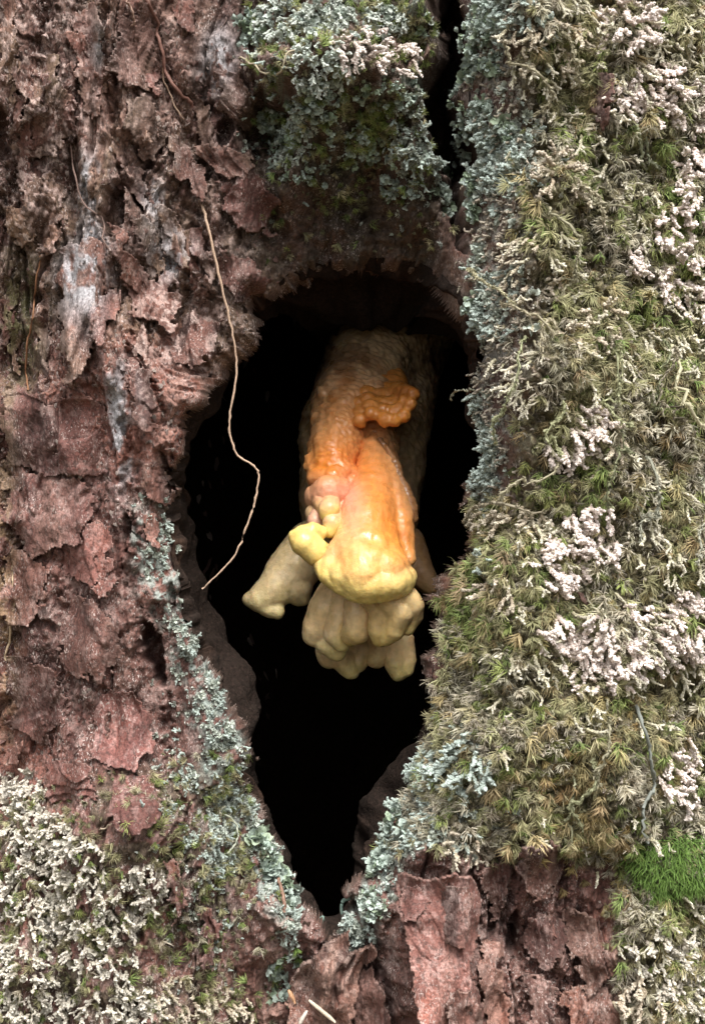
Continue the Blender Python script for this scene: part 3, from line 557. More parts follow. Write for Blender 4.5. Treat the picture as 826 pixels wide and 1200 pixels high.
body = blob_mesh('body', [
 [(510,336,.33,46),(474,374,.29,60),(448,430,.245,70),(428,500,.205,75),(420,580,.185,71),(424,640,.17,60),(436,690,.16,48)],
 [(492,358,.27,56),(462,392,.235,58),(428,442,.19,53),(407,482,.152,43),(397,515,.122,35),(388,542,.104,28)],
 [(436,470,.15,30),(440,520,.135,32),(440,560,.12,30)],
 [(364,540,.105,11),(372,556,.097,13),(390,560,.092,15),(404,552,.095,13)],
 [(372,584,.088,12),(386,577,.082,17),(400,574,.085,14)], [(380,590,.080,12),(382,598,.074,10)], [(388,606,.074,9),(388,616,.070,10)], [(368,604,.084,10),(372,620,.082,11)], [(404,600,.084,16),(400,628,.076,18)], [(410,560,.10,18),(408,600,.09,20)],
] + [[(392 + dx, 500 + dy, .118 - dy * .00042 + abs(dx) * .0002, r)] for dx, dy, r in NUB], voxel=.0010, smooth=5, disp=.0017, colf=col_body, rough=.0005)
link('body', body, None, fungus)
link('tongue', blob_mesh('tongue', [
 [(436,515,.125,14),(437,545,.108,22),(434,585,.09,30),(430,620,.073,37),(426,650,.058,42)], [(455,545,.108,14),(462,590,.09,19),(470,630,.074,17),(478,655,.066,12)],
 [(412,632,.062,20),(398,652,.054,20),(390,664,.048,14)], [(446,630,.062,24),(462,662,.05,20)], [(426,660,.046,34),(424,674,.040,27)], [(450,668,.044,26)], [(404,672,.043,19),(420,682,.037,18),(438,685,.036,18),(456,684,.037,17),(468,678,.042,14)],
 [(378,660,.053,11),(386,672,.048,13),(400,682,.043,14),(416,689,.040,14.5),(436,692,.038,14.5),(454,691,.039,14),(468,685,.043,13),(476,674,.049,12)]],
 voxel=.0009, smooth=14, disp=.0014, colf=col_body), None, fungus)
link('shelf', blob_mesh('shelf', [[(438 + (x - 446) * .35, 440, .185, 22), (438 + (x - 446) * .7, 464, .145, 17), (x, y, yy, r)] for x, y, yy, r in ((411,499,.113,8),(422,494,.110,10),(436,485,.107,11),(450,491,.104,11),(463,493,.103,10),(474,487,.104,10),(481,474,.106,9),(484,462,.110,8))],
    voxel=.0008, smooth=4, disp=.0014, rough=.00022, colf=col_lobe(450, 480, 40, 30, (.50, .19, .04), (.62, .25, .045))), None, fungus)
LOBES = [
 ([[(388,588,.078,10),(386,597,.069,12),(384,604,.068,8)]], (386, 590, 20, 12), (.70, .40, .20), YEL, 'knob'), ([[(396,606,.075,10),(390,614,.066,12),(387,622,.065,9)]], (390, 608, 20, 14), (.70, .42, .22), YEL, 'knob'), ([[(376,602,.08,10),(370,612,.075,10)]], (372, 600, 40, 30), (.66, .36, .24), (.68, .42, .26), 'knob'),
 ([[(382,652,.062,13),(368,646,.055,17),(356,636,.053,17),(348,629,.055,11)], [(374,624,.06,9),(364,622,.057,11),(354,624,.056,10)]], (350, 632, 40, 30), YEL, YEL, 'knob'),
 ([[(398,688,.09,24),(382,712,.088,22),(372,734,.088,18),(368,744,.09,14)], [(384,752,.09,16),(394,762,.092,11)]], (380, 735, 30, 30), CRM, (.78, .62, .26), 'lobe'),
 ([[(404,690,.082,17),(398,722,.079,14),(392,742,.079,13),(400,752,.081,10)]], (400, 740, 20, 26), CRM, (.78, .62, .26), 'lobe'),
 ([[(424,696,.072,20),(422,722,.069,18),(420,738,.069,17),(412,744,.072,12)]], (420, 738, 20, 26), CRM, (.68, .48, .16), 'lobe'),
 ([[(440,700,.06,18),(448,716,.056,16),(444,738,.058,14),(446,748,.06,11)], [(456,704,.052,18),(468,716,.050,16),(462,738,.054,13),(452,748,.058,10)], [(474,698,.050,14),(485,710,.050,11),(487,722,.054,9),(478,736,.057,9)]], (460, 730, 30, 40), (.62, .43, .19), YEL, 'lobe'),
 ([[(410,735,.125,20),(396,760,.122,19),(386,768,.12,14),(380,762,.122,10)], [(402,772,.119,14),(412,788,.118,9)], [(424,760,.124,14),(420,778,.121,10)]], (400, 770, 30, 24), CRM, (.74, .60, .24), 'lobe'),
 ([[(446,730,.125,22),(446,758,.122,16),(440,772,.12,11)], [(462,750,.12,15),(464,778,.118,12),(468,789,.118,10)], [(474,750,.12,12),(480,774,.118,9),(478,786,.118,8)]], (460, 768, 30, 26), CRM, (.74, .60, .24), 'lobe'),
 ([[(366,640,.15,30),(344,668,.142,31),(322,690,.136,25),(304,702,.132,18),(294,702,.132,12)], [(312,712,.131,12),(324,716,.131,11)], [(346,688,.138,22),(352,700,.138,13)]], (310, 700, 40, 30), (.66, .50, .27), (.72, .60, .28), 'lobe'),
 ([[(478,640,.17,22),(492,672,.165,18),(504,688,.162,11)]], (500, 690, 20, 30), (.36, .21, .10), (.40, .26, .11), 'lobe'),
]
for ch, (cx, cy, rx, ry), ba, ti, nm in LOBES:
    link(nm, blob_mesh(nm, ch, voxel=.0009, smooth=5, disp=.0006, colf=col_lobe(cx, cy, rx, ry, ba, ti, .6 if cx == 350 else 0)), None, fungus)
cr = link('crust', blob_mesh('crust', [[(446,516,.115,7),(460,536,.106,7),(470,562,.096,6),(478,588,.090,7.5),(480,608,.088,7),(476,625,.088,4)]], voxel=.0009, smooth=1, disp=.0022, colf=col_lobe(470, 600, 20, 60, (.27, .13, .055), (.25, .115, .05))), None, fungus)
cr['label'] = 'dark scaly resinous crust'

# ------------------------------------------------------------------ plant templates
def blade(base, d0, d1, L, w, cb, ct, seg=5):
    d0 = np.array(d0); d1 = np.array(d1); pts = []; p = np.array(base, float)
    for k in range(seg + 1):
        pts.append(p.copy()); d = lerp(d0, d1, k / seg); d = d / (np.linalg.norm(d) + 1e-9); p = p + d * L / seg
    side = np.cross(d0, d1 + [.01, .02, .03]); side /= np.linalg.norm(side) + 1e-9
    V, C_ = [], []
    for k, q in enumerate(pts):
        ww = w * (1 - (k / seg) ** 1.6) + w * .08; V += [q - side * ww, q + side * ww]; C_ += [lerp(np.array(cb), np.array(ct), k / seg)] * 2
    F = [(2 * k, 2 * k + 1, 2 * k + 3, 2 * k + 2) for k in range(seg)]
    return np.array(V), np.array(F), np.array(C_)
def tuft_mesh(seed, nb, L, w, cb, ct, spread=1.0, curl=1.0, stem=.4, name='moss_tuft'):
    g = np.random.default_rng(seed); parts = []; sw = -math.pi / 2 + g.normal(0, .5)
    for k in range(nb):
        s = g.uniform(0, 1); a = g.uniform(0, 6.28)
        d0 = np.array([math.cos(a) * spread * .75, math.sin(a) * spread * .75, 1.0]); a2 = a + g.normal(0, 1.0)
        d1 = np.array([math.cos(a2) * spread * 1.0 + 1.3 * math.cos(sw) * curl, math.sin(a2) * spread * 1.0 + 1.3 * math.sin(sw) * curl, .45 - .9 * curl * g.uniform(.1, 1)])
        l = L * g.uniform(.6, 1.15) * (1 - .35 * s); v_ = g.uniform(.75, 1.25)
        parts.append(blade((g.normal(0, .05) * L, g.normal(0, .05) * L, s * stem * L), d0, d1, l, w * g.uniform(.7, 1.2), np.array(cb) * v_, np.array(ct) * v_))
    V, F, C_ = merge(parts); me = np_mesh(name, V, F, C_); me.materials.append(M_MOSS); return me
bmi = bmesh.new(); bmesh.ops.create_icosphere(bmi, subdivisions=1, radius=1); ICO_V = np.array([v.co[:] for v in bmi.verts]); ICO_F = np.array([[v.index for v in f.verts] for f in bmi.faces]); bmi.free()
def nodule(g, p, r, c):
    q = ICO_V * (1 + .22 * g.standard_normal((12, 1))); A = g.standard_normal((3, 3)); Q, _ = np.linalg.qr(A)
    return q @ Q * r + p, ICO_F, np.array(c) * g.uniform(.82, 1.15)
def frond_mesh(seed, L=.012, thick=.0012, c0=(.42, .33, .28), c1=(.68, .62, .60), name='lichen_branch', br=.5):
    """finger-like branch of coral lichen: granular nodules on a drooping, forking axis"""
    g = np.random.default_rng(seed); parts = []
    def axis(p, d, l, r, lev):
        n_ = max(3, int(l / (r * .95))); d = np.array(d, float)
        for k in range(n_):
            f = k / (n_ - 1); d = d + np.array([g.normal(0, .14), g.normal(0, .14), -.02]); d /= np.linalg.norm(d); p = p + d * l / n_
            cc = lerp(np.array(c0), np.array(c1), min(1, f * .8 + .25 * lev)); rr = r * (1.05 - .35 * f)
            parts.append(nodule(g, p, rr, cc))
            for _ in range(2 if lev < 2 else 1):
                o = g.standard_normal(3); o /= np.linalg.norm(o); parts.append(nodule(g, p + o * rr * .9, rr * g.uniform(.45, .7), cc * 1.06))
            if lev < 2 and k > 0 and g.random() < (br if lev == 0 else br * .5):
                o = np.array([g.normal(0, 1), g.normal(0, 1), .5]); axis(p, d + o * .9, l * g.uniform(.22, .4), r * .85, lev + 1)
    axis(np.zeros(3), (0, 0, 1), L, thick, 0)
    V, F, C_ = merge(parts); me = np_mesh(name, V, F, C_); me.materials.append(M_LICH); return me
def squam_mesh(seed, nl=9, size=.0022, c0=(.24, .25, .20), c1=(.50, .545, .48), name='lichen_scale'):
    """cluster of small ruffled lichen scales"""
    g = np.random.default_rng(seed); parts = []
    for k in range(nl):
        s = size * g.uniform(.55, 1.25); uu, vv = np.meshgrid(np.linspace(-1, 1, 5), np.linspace(0, 1, 5)); wd = (.35 + .75 * vv) * (1 - .25 * vv ** 3)
        ph, fq = g.uniform(0, 6), g.uniform(2.2, 4.5)
        x = uu * wd * s * .8; y = vv * s * (1.2 - .25 * uu ** 2 + .14 * np.sin(uu * fq * 2 + ph)); zz = s * (.28 * np.sin(uu * fq + ph) * vv + g.uniform(-.5, .7) * vv ** 2 + .35 * uu ** 2 * g.uniform(-1, 1))
        P = np.stack([x, y, zz], -1).reshape(-1, 3); a, tl = g.uniform(0, 6.28), g.uniform(.3, 1.25)
        m = np.array(Matrix.Rotation(a, 3, 'Z') @ Matrix.Rotation(tl, 3, 'X')); P = P @ m.T + np.append(g.normal(0, .45, 2), g.uniform(0, .3)) * size
        i5 = np.arange(25).reshape(5, 5); F = np.stack([i5[:-1, :-1], i5[:-1, 1:], i5[1:, 1:], i5[1:, :-1]], -1).reshape(-1, 4)
        cc = lerp(np.array(c0), np.array(c1), np.clip(vv.reshape(-1, 1) * 1.1, 0, 1)) * g.uniform(.8, 1.15); parts.append((P, F, cc))
    V, F, C_ = merge(parts); me = np_mesh(name, V, F, C_); me.materials.append(M_SQUAM); return me
OLB, OLT, GRN, GOLD, DRY = (.17, .155, .08), (.52, .49, .28), (.42, .50, .17), (.64, .52, .29), (.66, .61, .48)
def coll(name, meshes):
    c = bpy.data.collections.new(name)
    for k, me in enumerate(meshes): c.objects.link(bpy.data.objects.new(f'{name}_{k:02d}', me))
    return c
MOSS = ([tuft_mesh(100 + k, 32, .0100, .00027, OLB, OLT, .9, .9) for k in range(3)] + [tuft_mesh(110 + k, 32, .0100, .00027, (.06, .085, .025), GRN, .9, .9) for k in range(2)]
        + [tuft_mesh(120 + k, 30, .0108, .00028, (.16, .12, .05), GOLD, .9, 1.1) for k in range(2)] + [tuft_mesh(130 + k, 24, .0092, .00034, (.20, .17, .10), DRY, 1.0, 1.0) for k in range(2)]
        + [tuft_mesh(140 + k, 34, .0045, .00046, (.12, .11, .065), (.37, .35, .21), 1.2, .6) for k in range(2)])
C_MOSS = coll('moss_shoots', MOSS)
SQ = [squam_mesh(200 + k) for k in range(4)] + [squam_mesh(210 + k, c0=(.26, .27, .23), c1=(.52, .55, .50), size=.0018) for k in range(2)] + [frond_mesh(220 + k, .0055, .0009, (.26, .30, .26), (.46, .53, .49)) for k in range(2)]
C_SQ = coll('scale_lichen', SQ)
GRAY = [frond_mesh(240 + k, .0050, .0008, (.30, .26, .20), (.52, .46, .38)) for k in range(3)] + [squam_mesh(250 + k, nl=7, size=.0015, c0=(.20, .18, .14), c1=(.42, .40, .34)) for k in range(2)]
C_GRAY = coll('gray_crumbs', GRAY)

def scatter_group():
    ng = bpy.data.node_groups.new('scatter', 'GeometryNodeTree'); ng.is_modifier = True
    ng.interface.new_socket('Geometry', in_out='INPUT', socket_type='NodeSocketGeometry'); ng.interface.new_socket('Collection', in_out='INPUT', socket_type='NodeSocketCollection')
    ng.interface.new_socket('Geometry', in_out='OUTPUT', socket_type='NodeSocketGeometry')
    N, L = ng.nodes, ng.links; gi, go = N.new('NodeGroupInput'), N.new('NodeGroupOutput')
    ip = N.new('GeometryNodeInstanceOnPoints'); ci = N.new('GeometryNodeCollectionInfo'); ci.inputs['Separate Children'].default_value = True; ci.inputs['Reset Children'].default_value = True
    def na(nm, ty): q = N.new('GeometryNodeInputNamedAttribute'); q.data_type = ty; q.inputs['Name'].default_value = nm; return q
    r, s, i = na('rot', 'FLOAT_VECTOR'), na('scl', 'FLOAT'), na('idx', 'INT'); e = N.new('FunctionNodeEulerToRotation')
    L.new(gi.outputs[0], ip.inputs['Points']); L.new(gi.outputs[1], ci.inputs['Collection']); L.new(ci.outputs[0], ip.inputs['Instance']); ip.inputs['Pick Instance'].default_value = True
    L.new(i.outputs['Attribute'], ip.inputs['Instance Index']); L.new(r.outputs['Attribute'], e.inputs[0]); L.new(e.outputs[0], ip.inputs['Rotation']); L.new(s.outputs['Attribute'], ip.inputs['Scale'])
    L.new(ip.outputs[0], go.inputs[0]); return ng
NG = scatter_group()
PXF, PYF = PX[i0:i1, j0:j1], PY[i0:i1, j0:j1]; UF, VF = U[i0:i1, j0:j1], Vv[i0:i1, j0:j1]
AREA = np.sqrt(1 + np.minimum(gyx ** 2 + gyz ** 2, 16))
def scatter(name, mask, count, collection, pick, size, label, cat, droop=.45, jitter=.5, sink=.0002, steep=True, spin=3.14, parent=None):
    w = np.clip(mask, 0, None) * (AREA if steep else 1); w = w * (DHF < -1); cum = np.cumsum(w.ravel()); k = np.searchsorted(cum, rng.random(count) * cum[-1]); k = np.minimum(k, w.size - 1); i, j = np.unravel_index(k, w.shape)
    P = np.stack([xd[j] + rng.uniform(-.5, .5, count) * STEP, YD[i, j], zd[i] + rng.uniform(-.5, .5, count) * STEP], -1); Nn = NRM[i, j]
    P = P - Nn * sink
    d = Nn + np.array([0, 0, -droop]) + jitter * rng.standard_normal((count, 3)); eul = np.empty((count, 3), np.float32)
    for q in range(count): eul[q] = basis(d[q], rng.uniform(-spin, spin)).to_euler()
    me = bpy.data.meshes.new(name); me.vertices.add(count); me.vertices.foreach_set('co', P.astype(np.float32).ravel())
    a = me.attributes.new('rot', 'FLOAT_VECTOR', 'POINT'); a.data.foreach_set('vector', eul.ravel())
    a = me.attributes.new('scl', 'FLOAT', 'POINT'); a.data.foreach_set('value', rng.uniform(size[0], size[1], count).astype(np.float32))
    a = me.attributes.new('idx', 'INT', 'POINT'); a.data.foreach_set('value', pick(PXF[i, j], PYF[i, j], UF[i, j], VF[i, j], count).astype(np.int32))
    o = link(name, me, None, parent); md = o.modifiers.new('scatter', 'NODES'); md.node_group = NG
    for it in NG.interface.items_tree:
        if it.in_out == 'INPUT' and it.name == 'Collection': md[it.identifier] = collection
    return tag(o, label, cat, kind='stuff')
C_FLK = coll('loose_flakes', FLK)
bare = ss(345, 300, PXF) * ss(955, 890, PYF + (PXF - 60) * .2) * (DHF < -4) + .8 * gs(PXF, PYF, 640, 1110, 80, 80) * (PYF > 1000)
tf = scatter('flake_litter', bare * (.25 + ss(-.2, 1.0, T(FB[1], UF / 260, VF / 420))), 5200, C_FLK, lambda px, py, u, v, n: rng.integers(0, 10, n), (.0006, .0019), None, None, droop=0, jitter=.45, sink=-.0003, spin=.7, parent=tree)
def pick_moss(px, py, u, v, n):
    g = T(FB[1], u / 420, v / 420) + .5 * rng.standard_normal(n); r = rng.random(n)
    gold = np.clip(gs(px, py, 690, 960, 75, 110) + .8 * gs(px, py, 560, 760, 60, 60) * .6 + .3, 0, 1)
    green = np.clip(.8 * gs(px, py, 770, 1010, 70, 60) + gs(px, py, 640, 170, 60, 45) + gs(px, py, 650, 590, 60, 60) + gs(px, py, 545, 720, 30, 50) + gs(px, py, 780, 260, 70, 80) + .25, 0, 1)
    out = rng.integers(0, 3, n); out = np.where(r < gold * .5, rng.integers(5, 7, n), out); out = np.where((r > 1 - green * .55), rng.integers(3, 5, n), out)
    out = np.where(g > .6 - 1.0 * gs(px, py, 630, 90, 70, 130), rng.integers(7, 9, n), out); return np.where(rng.random(n) < .30, rng.integers(9, 11, n), out)
def any_of(lo, hi): return lambda px, py, u, v, n: rng.integers(lo, hi, n)
mz = mossy[i0:i1, j0:j1]; clumpy = ss(-.9, .5, T(FB[3], UF / 300, VF / 300)) * .55 + .45
rightm = ss(590, 660, PXF + 12 * T(FB[0], UF / 200, VF / 200))
scatter('moss_carpet', np.maximum(mz * np.maximum(rightm, ss(560, 640, PYF)), .9 * gs(PXF, PYF, 545, 740, 38, 75) * (PXF > 505)) * clumpy, 10500, C_MOSS, pick_moss, (.6, 1.25), 'olive green moss carpet covering the mossy flank of the trunk', 'moss', spin=.9)
ll = ss(900, 985, PYF + (PXF - 60) * .25) * ss(335, 270, PXF)
scatter('moss_carpet', ll * clumpy, 2000, C_MOSS, lambda px, py, u, v, n: rng.choice([0, 1, 3, 7, 9, 10, 9], n), (.45, .9), 'brownish moss under the white lichen at the foot of the bare bark', 'moss')
lm = lump[i0:i1, j0:j1]
scatter('moss_carpet', lm * np.clip(gs(PXF, PYF, 470, 20, 40, 35) + gs(PXF, PYF, 440, 140, 26, 26) + .22, 0, 1) * ss(320, 220, PYF) * clumpy, 900, C_MOSS, lambda px, py, u, v, n: rng.choice([0, 3, 3, 9, 10], n), (.4, .85), 'sparse green moss on the overhang above the hollow', 'moss')
edge = ss(-46, -8, DHF) * (DHF < 5)
scatter('scale_lichen', np.clip(gs(PXF, PYF, 578, 130, 36, 160) * ss(548, 556, PXF) + .75 * gs(PXF, PYF, 566, 540, 13, 100) + .35 * gs(PXF, PYF, 568, 350, 16, 40), 0, 1) * (.06 + ss(.1, .9, T(FB[0], UF / 170, VF / 170))), 1700, C_SQ, any_of(0, 8), (.6, 1.35), 'pale blue green scale lichen along the mossy edge of the slit', 'lichen', droop=.1)
scatter('scale_lichen', np.clip(edge * (.25 * ss(560, 640, PYF) + .75 * ss(660, 800, PYF)) * (PXF < 350) + gs(PXF, PYF, 245, 940, 32, 110), 0, 1) * (.08 + ss(.0, .9, T(FB[1], UF / 150, VF / 150))), 1900, C_SQ, any_of(0, 8), (.32, .85), 'pale blue green scale lichen along the bare bark rim of the hollow', 'lichen', droop=.1)
scatter('scale_lichen', np.clip(edge * ss(820, 880, PYF) * (PXF > 390) + gs(PXF, PYF, 500, 960, 45, 60) * ss(1015, 985, PYF), 0, 1) * (.1 + ss(.0, .9, T(FB[1], UF / 150, VF / 150))), 1000, C_SQ, any_of(0, 8), (.6, 1.2), 'teal scale lichen under the moss at the foot of the hollow', 'lichen', droop=.1)
scatter('scale_lichen', np.clip(gs(PXF, PYF, 330, 150, 34, 34) + gs(PXF, PYF, 350, 50, 60, 45) * .6 + gs(PXF, PYF, 505, 215, 28, 40) + .7 * gs(PXF, PYF, 490, 150, 26, 80) + .02 * lm, 0, 1) * ss(300, 240, PYF) * (PXF > 268) * (PXF < 548) * (.1 + ss(0, .9, T(FB[0], UF / 140, VF / 140))), 750, C_SQ, any_of(0, 8), (.45, 1.0), 'blue green scale lichen crusting the overhang above the hollow', 'lichen', droop=.1)
STR = [frond_mesh(700 + k, .0105, .00085, (.36, .33, .22), (.66, .62, .52), br=.22) for k in range(5)]; C_STR = coll('pale_tips', STR)
scatter('lichen_tips', mz * ss(575, 610, PXF) * (1 - .75 * ss(800, 860, PYF)) * (.08 + ss(-.2, 1.0, T(FB[0], UF / 330, VF / 330))), 950, C_STR, any_of(0, 5), (.55, 1.25), 'pale grey green strand tips poking through the moss of the mossy flank', 'lichen', droop=1.1, jitter=.45, sink=-.0045)
scatter('lichen_crumbs', np.clip(gs(PXF, PYF, 585, 420, 32, 110) + .9 * gs(PXF, PYF, 600, 180, 40, 150) + .35 * mz * ss(.2, 1.2, T(FB[2], UF / 160, VF / 160)), 0, 1), 1900, C_GRAY, any_of(0, 5), (.45, 1.0), 'fine grey lichen granules dusted over the mossy flank', 'lichen', droop=.2)

# ------------------------------------------------------------------ clumps of coral lichen: each clump a thing, each branch a part
PINK = [frond_mesh(300 + k, .0115, .00150, (.52, .43, .37), (.84, .75, .70)) for k in range(7)]
WHITE = [frond_mesh(320 + k, .0080, .00112, (.34, .30, .24), (.66, .62, .54), br=.75) for k in range(6)]
TANF = [frond_mesh(340 + k, .0105, .00125, (.34, .28, .20), (.58, .52, .42)) for k in range(5)]
FRILL = [squam_mesh(260 + k, nl=12, size=.0042, c0=(.22, .25, .21), c1=(.45, .53, .47)) for k in range(3)] + [squam_mesh(265 + k, nl=10, size=.0040, c0=(.20, .25, .17), c1=(.38, .46, .34)) for k in range(2)]
WHITE = WHITE + [squam_mesh(360 + k, nl=11, size=.0034, c0=(.34, .31, .25), c1=(.66, .62, .54)) for k in range(2)]
MINT = [frond_mesh(380 + k, .0078, .00105, (.34, .37, .32), (.66, .70, .64), br=.7) for k in range(4)] + [squam_mesh(386 + k, nl=11, size=.0032, c0=(.32, .36, .31), c1=(.60, .66, .60)) for k in range(3)]
CLUMPS = [
 (322,1005,18,34,15,FRILL,1,'frilly teal lichen tuft jutting into the hollow above the stump',None), (340,1040,10,26,8,FRILL,.8,'frilly teal lichen tuft jutting into the hollow beside the stump',None), (332,1150,24,30,9,FRILL,.7,'small teal lichen tuft at the side of the broken stump',None),
 (547,72,8,8,4,FRILL,.9,'small rosette of pale teal lichen, upper of two on the slit lip','r'), (549,88,10,8,5,FRILL,1,'ruffled cup of pale teal lichen jutting over the slit','r'), (580,75,14,16,6,FRILL,.8,'pale teal lichen rosette behind the ruffled cup','r'), (590,165,20,26,9,FRILL,.7,'branching pale teal lichen patch above the grey granular bark','r'), (570,130,16,12,7,FRILL,.7,'pale teal lichen patch just below the ruffled cup','r'), (570,25,16,22,7,FRILL,.75,'pale teal lichen patch at the very top of the slit','r'),
 (518,222,16,16,9,FRILL,.75,'teal lichen tuft in the slit beside the overhang',None), (316,138,16,12,7,FRILL,.7,'teal lichen tuft beside the dark pit under the overhang','v'), (335,165,18,10,7,FRILL,.6,'teal lichen fringe hanging below the dark pit under the overhang','v'), (480,120,14,30,7,FRILL,.6,'teal lichen tuft where the overhang meets the slit','v'), (300,30,20,26,12,FRILL,.6,'small teal lichen cluster where the overhang joins the bare bark',None), (372,120,34,22,16,FRILL,.6,'teal lichen fringe just under the white lichen of the overhang',None), (360,205,26,18,8,FRILL,.5,'faint teal lichen patch in the brown recess under the overhang',None),
 (430,175,26,26,11,FRILL,.55,'teal lichen patch beside the light green hanging tuft',None), (470,215,22,24,11,FRILL,.6,'teal lichen patch between the hanging tuft and the slit',None), (505,165,12,40,12,FRILL,.65,'teal lichen strip lining the overhang side of the slit',None), (532,252,12,14,9,FRILL,.7,'teal lichen tuft where the slit opens into the hollow',None), (450,110,34,16,12,FRILL,.55,'pale teal lichen ledge below the pinkish overhang lichen',None), (400,150,30,16,8,FRILL,.5,'dull teal lichen scraps above the brown recess',None), (505,30,16,24,8,FRILL,.55,'teal lichen tuft at the shaded top of the slit',None),
 (558,360,12,16,7,FRILL,.75,'dark teal lichen tuft on the mossy edge level with the fungus top',None),
 (470,960,16,20,8,FRILL,.8,'teal lichen tuft halfway down the rim above the red slab','q'), (445,1010,14,20,8,FRILL,.8,'teal lichen tuft on the rim touching the red slab top','q'), (498,900,16,24,9,FRILL,.8,'teal lichen tuft on the rim below the hanging moss','q'), (440,1060,12,24,7,FRILL,.7,'teal lichen tuft between the red slab and the stump','q'),
 (735,20,38,34,24,PINK,1,'pinkish white coral lichen clump beside the reddish strip of bare bark, high on the trunk',None), (760,108,50,34,34,PINK,1,'broad pinkish white coral lichen clump hanging over the pair of pale looped stems',None),
 (806,205,22,34,18,PINK,1,'pinkish white lichen clump just under the broad clump with looped stems','u'), (792,262,30,22,14,PINK,1,'small pinkish white lichen spray above the clump on the upper mossy edge','u'), (800,330,34,42,26,PINK,1,'tall pinkish white lichen clump among dark green moss on the upper flank','u'), (742,300,16,18,8,PINK,.9,'little white lichen knot standing alone in the upper moss','u'), (815,140,18,20,8,PINK,.9,'small pinkish lichen spray touching the broad clump with looped stems','u'),
 (686,500,24,30,16,PINK,1,'white forked lichen spray hanging above green moss tufts','m'), (655,525,22,16,9,PINK,1,'small white lichen spray lying across the green moss tufts','m'), (712,520,14,26,8,TANF,1,'narrow tan lichen finger hanging beside the white forked spray','m'),
 (690,625,40,36,30,PINK,1,'large pinkish white coral lichen clump with a small red flake at its lower edge',None), (645,660,28,24,14,PINK,1,'pinkish lichen clump between the red flake clump and the hollow','b'),
 (745,745,60,38,48,PINK,1,'widest pinkish white coral lichen clump on the mossy flank, hanging over dry golden moss',None), (800,720,28,40,22,PINK,1,'upright pinkish lichen clump joining the end of the widest clump','b'), (690,780,40,30,26,PINK,1,'pinkish lichen clump hanging under the red flake','b'), (650,740,34,26,18,PINK,.95,'pinkish brown lichen clump next to golden moss tufts and the hollow','b'), (600,610,40,18,16,TANF,1,'tan lichen spray among green moss beside the fungus tip','t'), (585,690,30,22,12,TANF,1,'tan lichen spray leaning towards the lower lobes of the fungus','t'),
 (655,205,22,24,12,TANF,1.1,'tan lichen spray drooping next to a bundle of dry stems','s'), (630,60,30,40,14,TANF,.9,'tan lichen spray beside the teal rosettes of the slit','s'), (620,320,34,40,16,TANF,.9,'tan lichen spray beside the grey granular edge of the hollow','s'), (700,390,40,30,18,TANF,1,'tan lichen spray where the long trailing stems begin','s'), (680,60,28,40,12,TANF,1,'tan lichen spray next to the strip of bare reddish bark','s'),
 (800,900,34,40,22,PINK,.95,'pale coral lichen clump above the bright green moss cushion',None), (775,1110,40,26,20,WHITE,1,'grey white lichen clump directly below the bright green cushion','g'), (800,1160,34,30,20,WHITE,1,'grey white lichen clump lowest under the bright green cushion','g'), (740,1165,26,26,14,TANF,1,'tan grey lichen clump between rough red bark and grey lichen','g'),
 (545,895,34,30,16,SQ[6:8],1.8,'blue grey coral lichen tuft on the mossy rim above the red slab',None), (545,985,22,26,14,TANF,1,'tan coral lichen spray overhanging the red bark slab',None),
 (30,930,34,26,24,WHITE,1,'white coral lichen clump matted below the bare red bark','w'), (50,975,40,30,30,WHITE,1,'white coral lichen clump matted below the bare red bark','w'), (20,1040,30,40,26,WHITE,1,'white coral lichen clump matted below the bare red bark','w'), (95,1010,34,30,24,WHITE,1,'white coral lichen clump matted below the bare red bark','w'), (70,1070,40,30,26,WHITE,1,'white coral lichen clump matted below the bare red bark','w'),
 (140,1060,40,34,28,WHITE,.9,'white coral lichen clump matted below the bare red bark','w'), (175,1030,22,24,12,WHITE,.85,'white coral lichen clump matted below the bare red bark','w'), (120,1120,40,26,20,WHITE,.9,'white coral lichen clump matted below the bare red bark','w'), (30,1130,34,40,26,WHITE,.95,'white coral lichen clump matted below the bare red bark','w'), (60,1185,50,26,26,WHITE,.95,'white coral lichen clump matted below the bare red bark','w'), (150,1175,44,28,24,WHITE,.9,'white coral lichen clump matted below the bare red bark','w'), (215,1170,34,30,16,TANF,.85,'white coral lichen clump matted below the bare red bark','w'), (265,1180,34,30,14,TANF,.8,'white coral lichen clump matted below the bare red bark','w'),
 (335,25,34,26,40,MINT,.8,'mint white coral lichen clump crowning the overhang above the hollow','o'), (385,25,34,26,40,MINT,.8,'mint white coral lichen clump crowning the overhang above the hollow','o'), (375,75,34,26,40,MINT,.8,'mint white coral lichen clump crowning the overhang above the hollow','o'), (425,55,34,22,22,PINK,.75,'pinkish white lichen ledge at the front of the overhang',None), (465,68,28,20,16,PINK,.75,'pinkish white lichen ledge on the overhang next to the slit',None), (450,20,30,22,40,MINT,.75,'mint white coral lichen clump crowning the overhang above the hollow','o'),
]
GRP = {'r': 'lichen rosettes on the slit', 'v': 'lichen tufts under the overhang', 'q': 'lichen tufts down the rim', 'u': 'coral lichen clumps on the upper mossy flank', 'm': 'small coral lichen clumps', 'b': 'coral lichen clumps round the large clump', 't': 'tan lichen sprays beside the hollow', 's': 'tan lichen sprays in the upper moss', 'g': 'grey lichen clumps below the cushion', 'w': 'white lichen clumps below the bare bark', 'o': 'mint white lichen clumps on the overhang'}
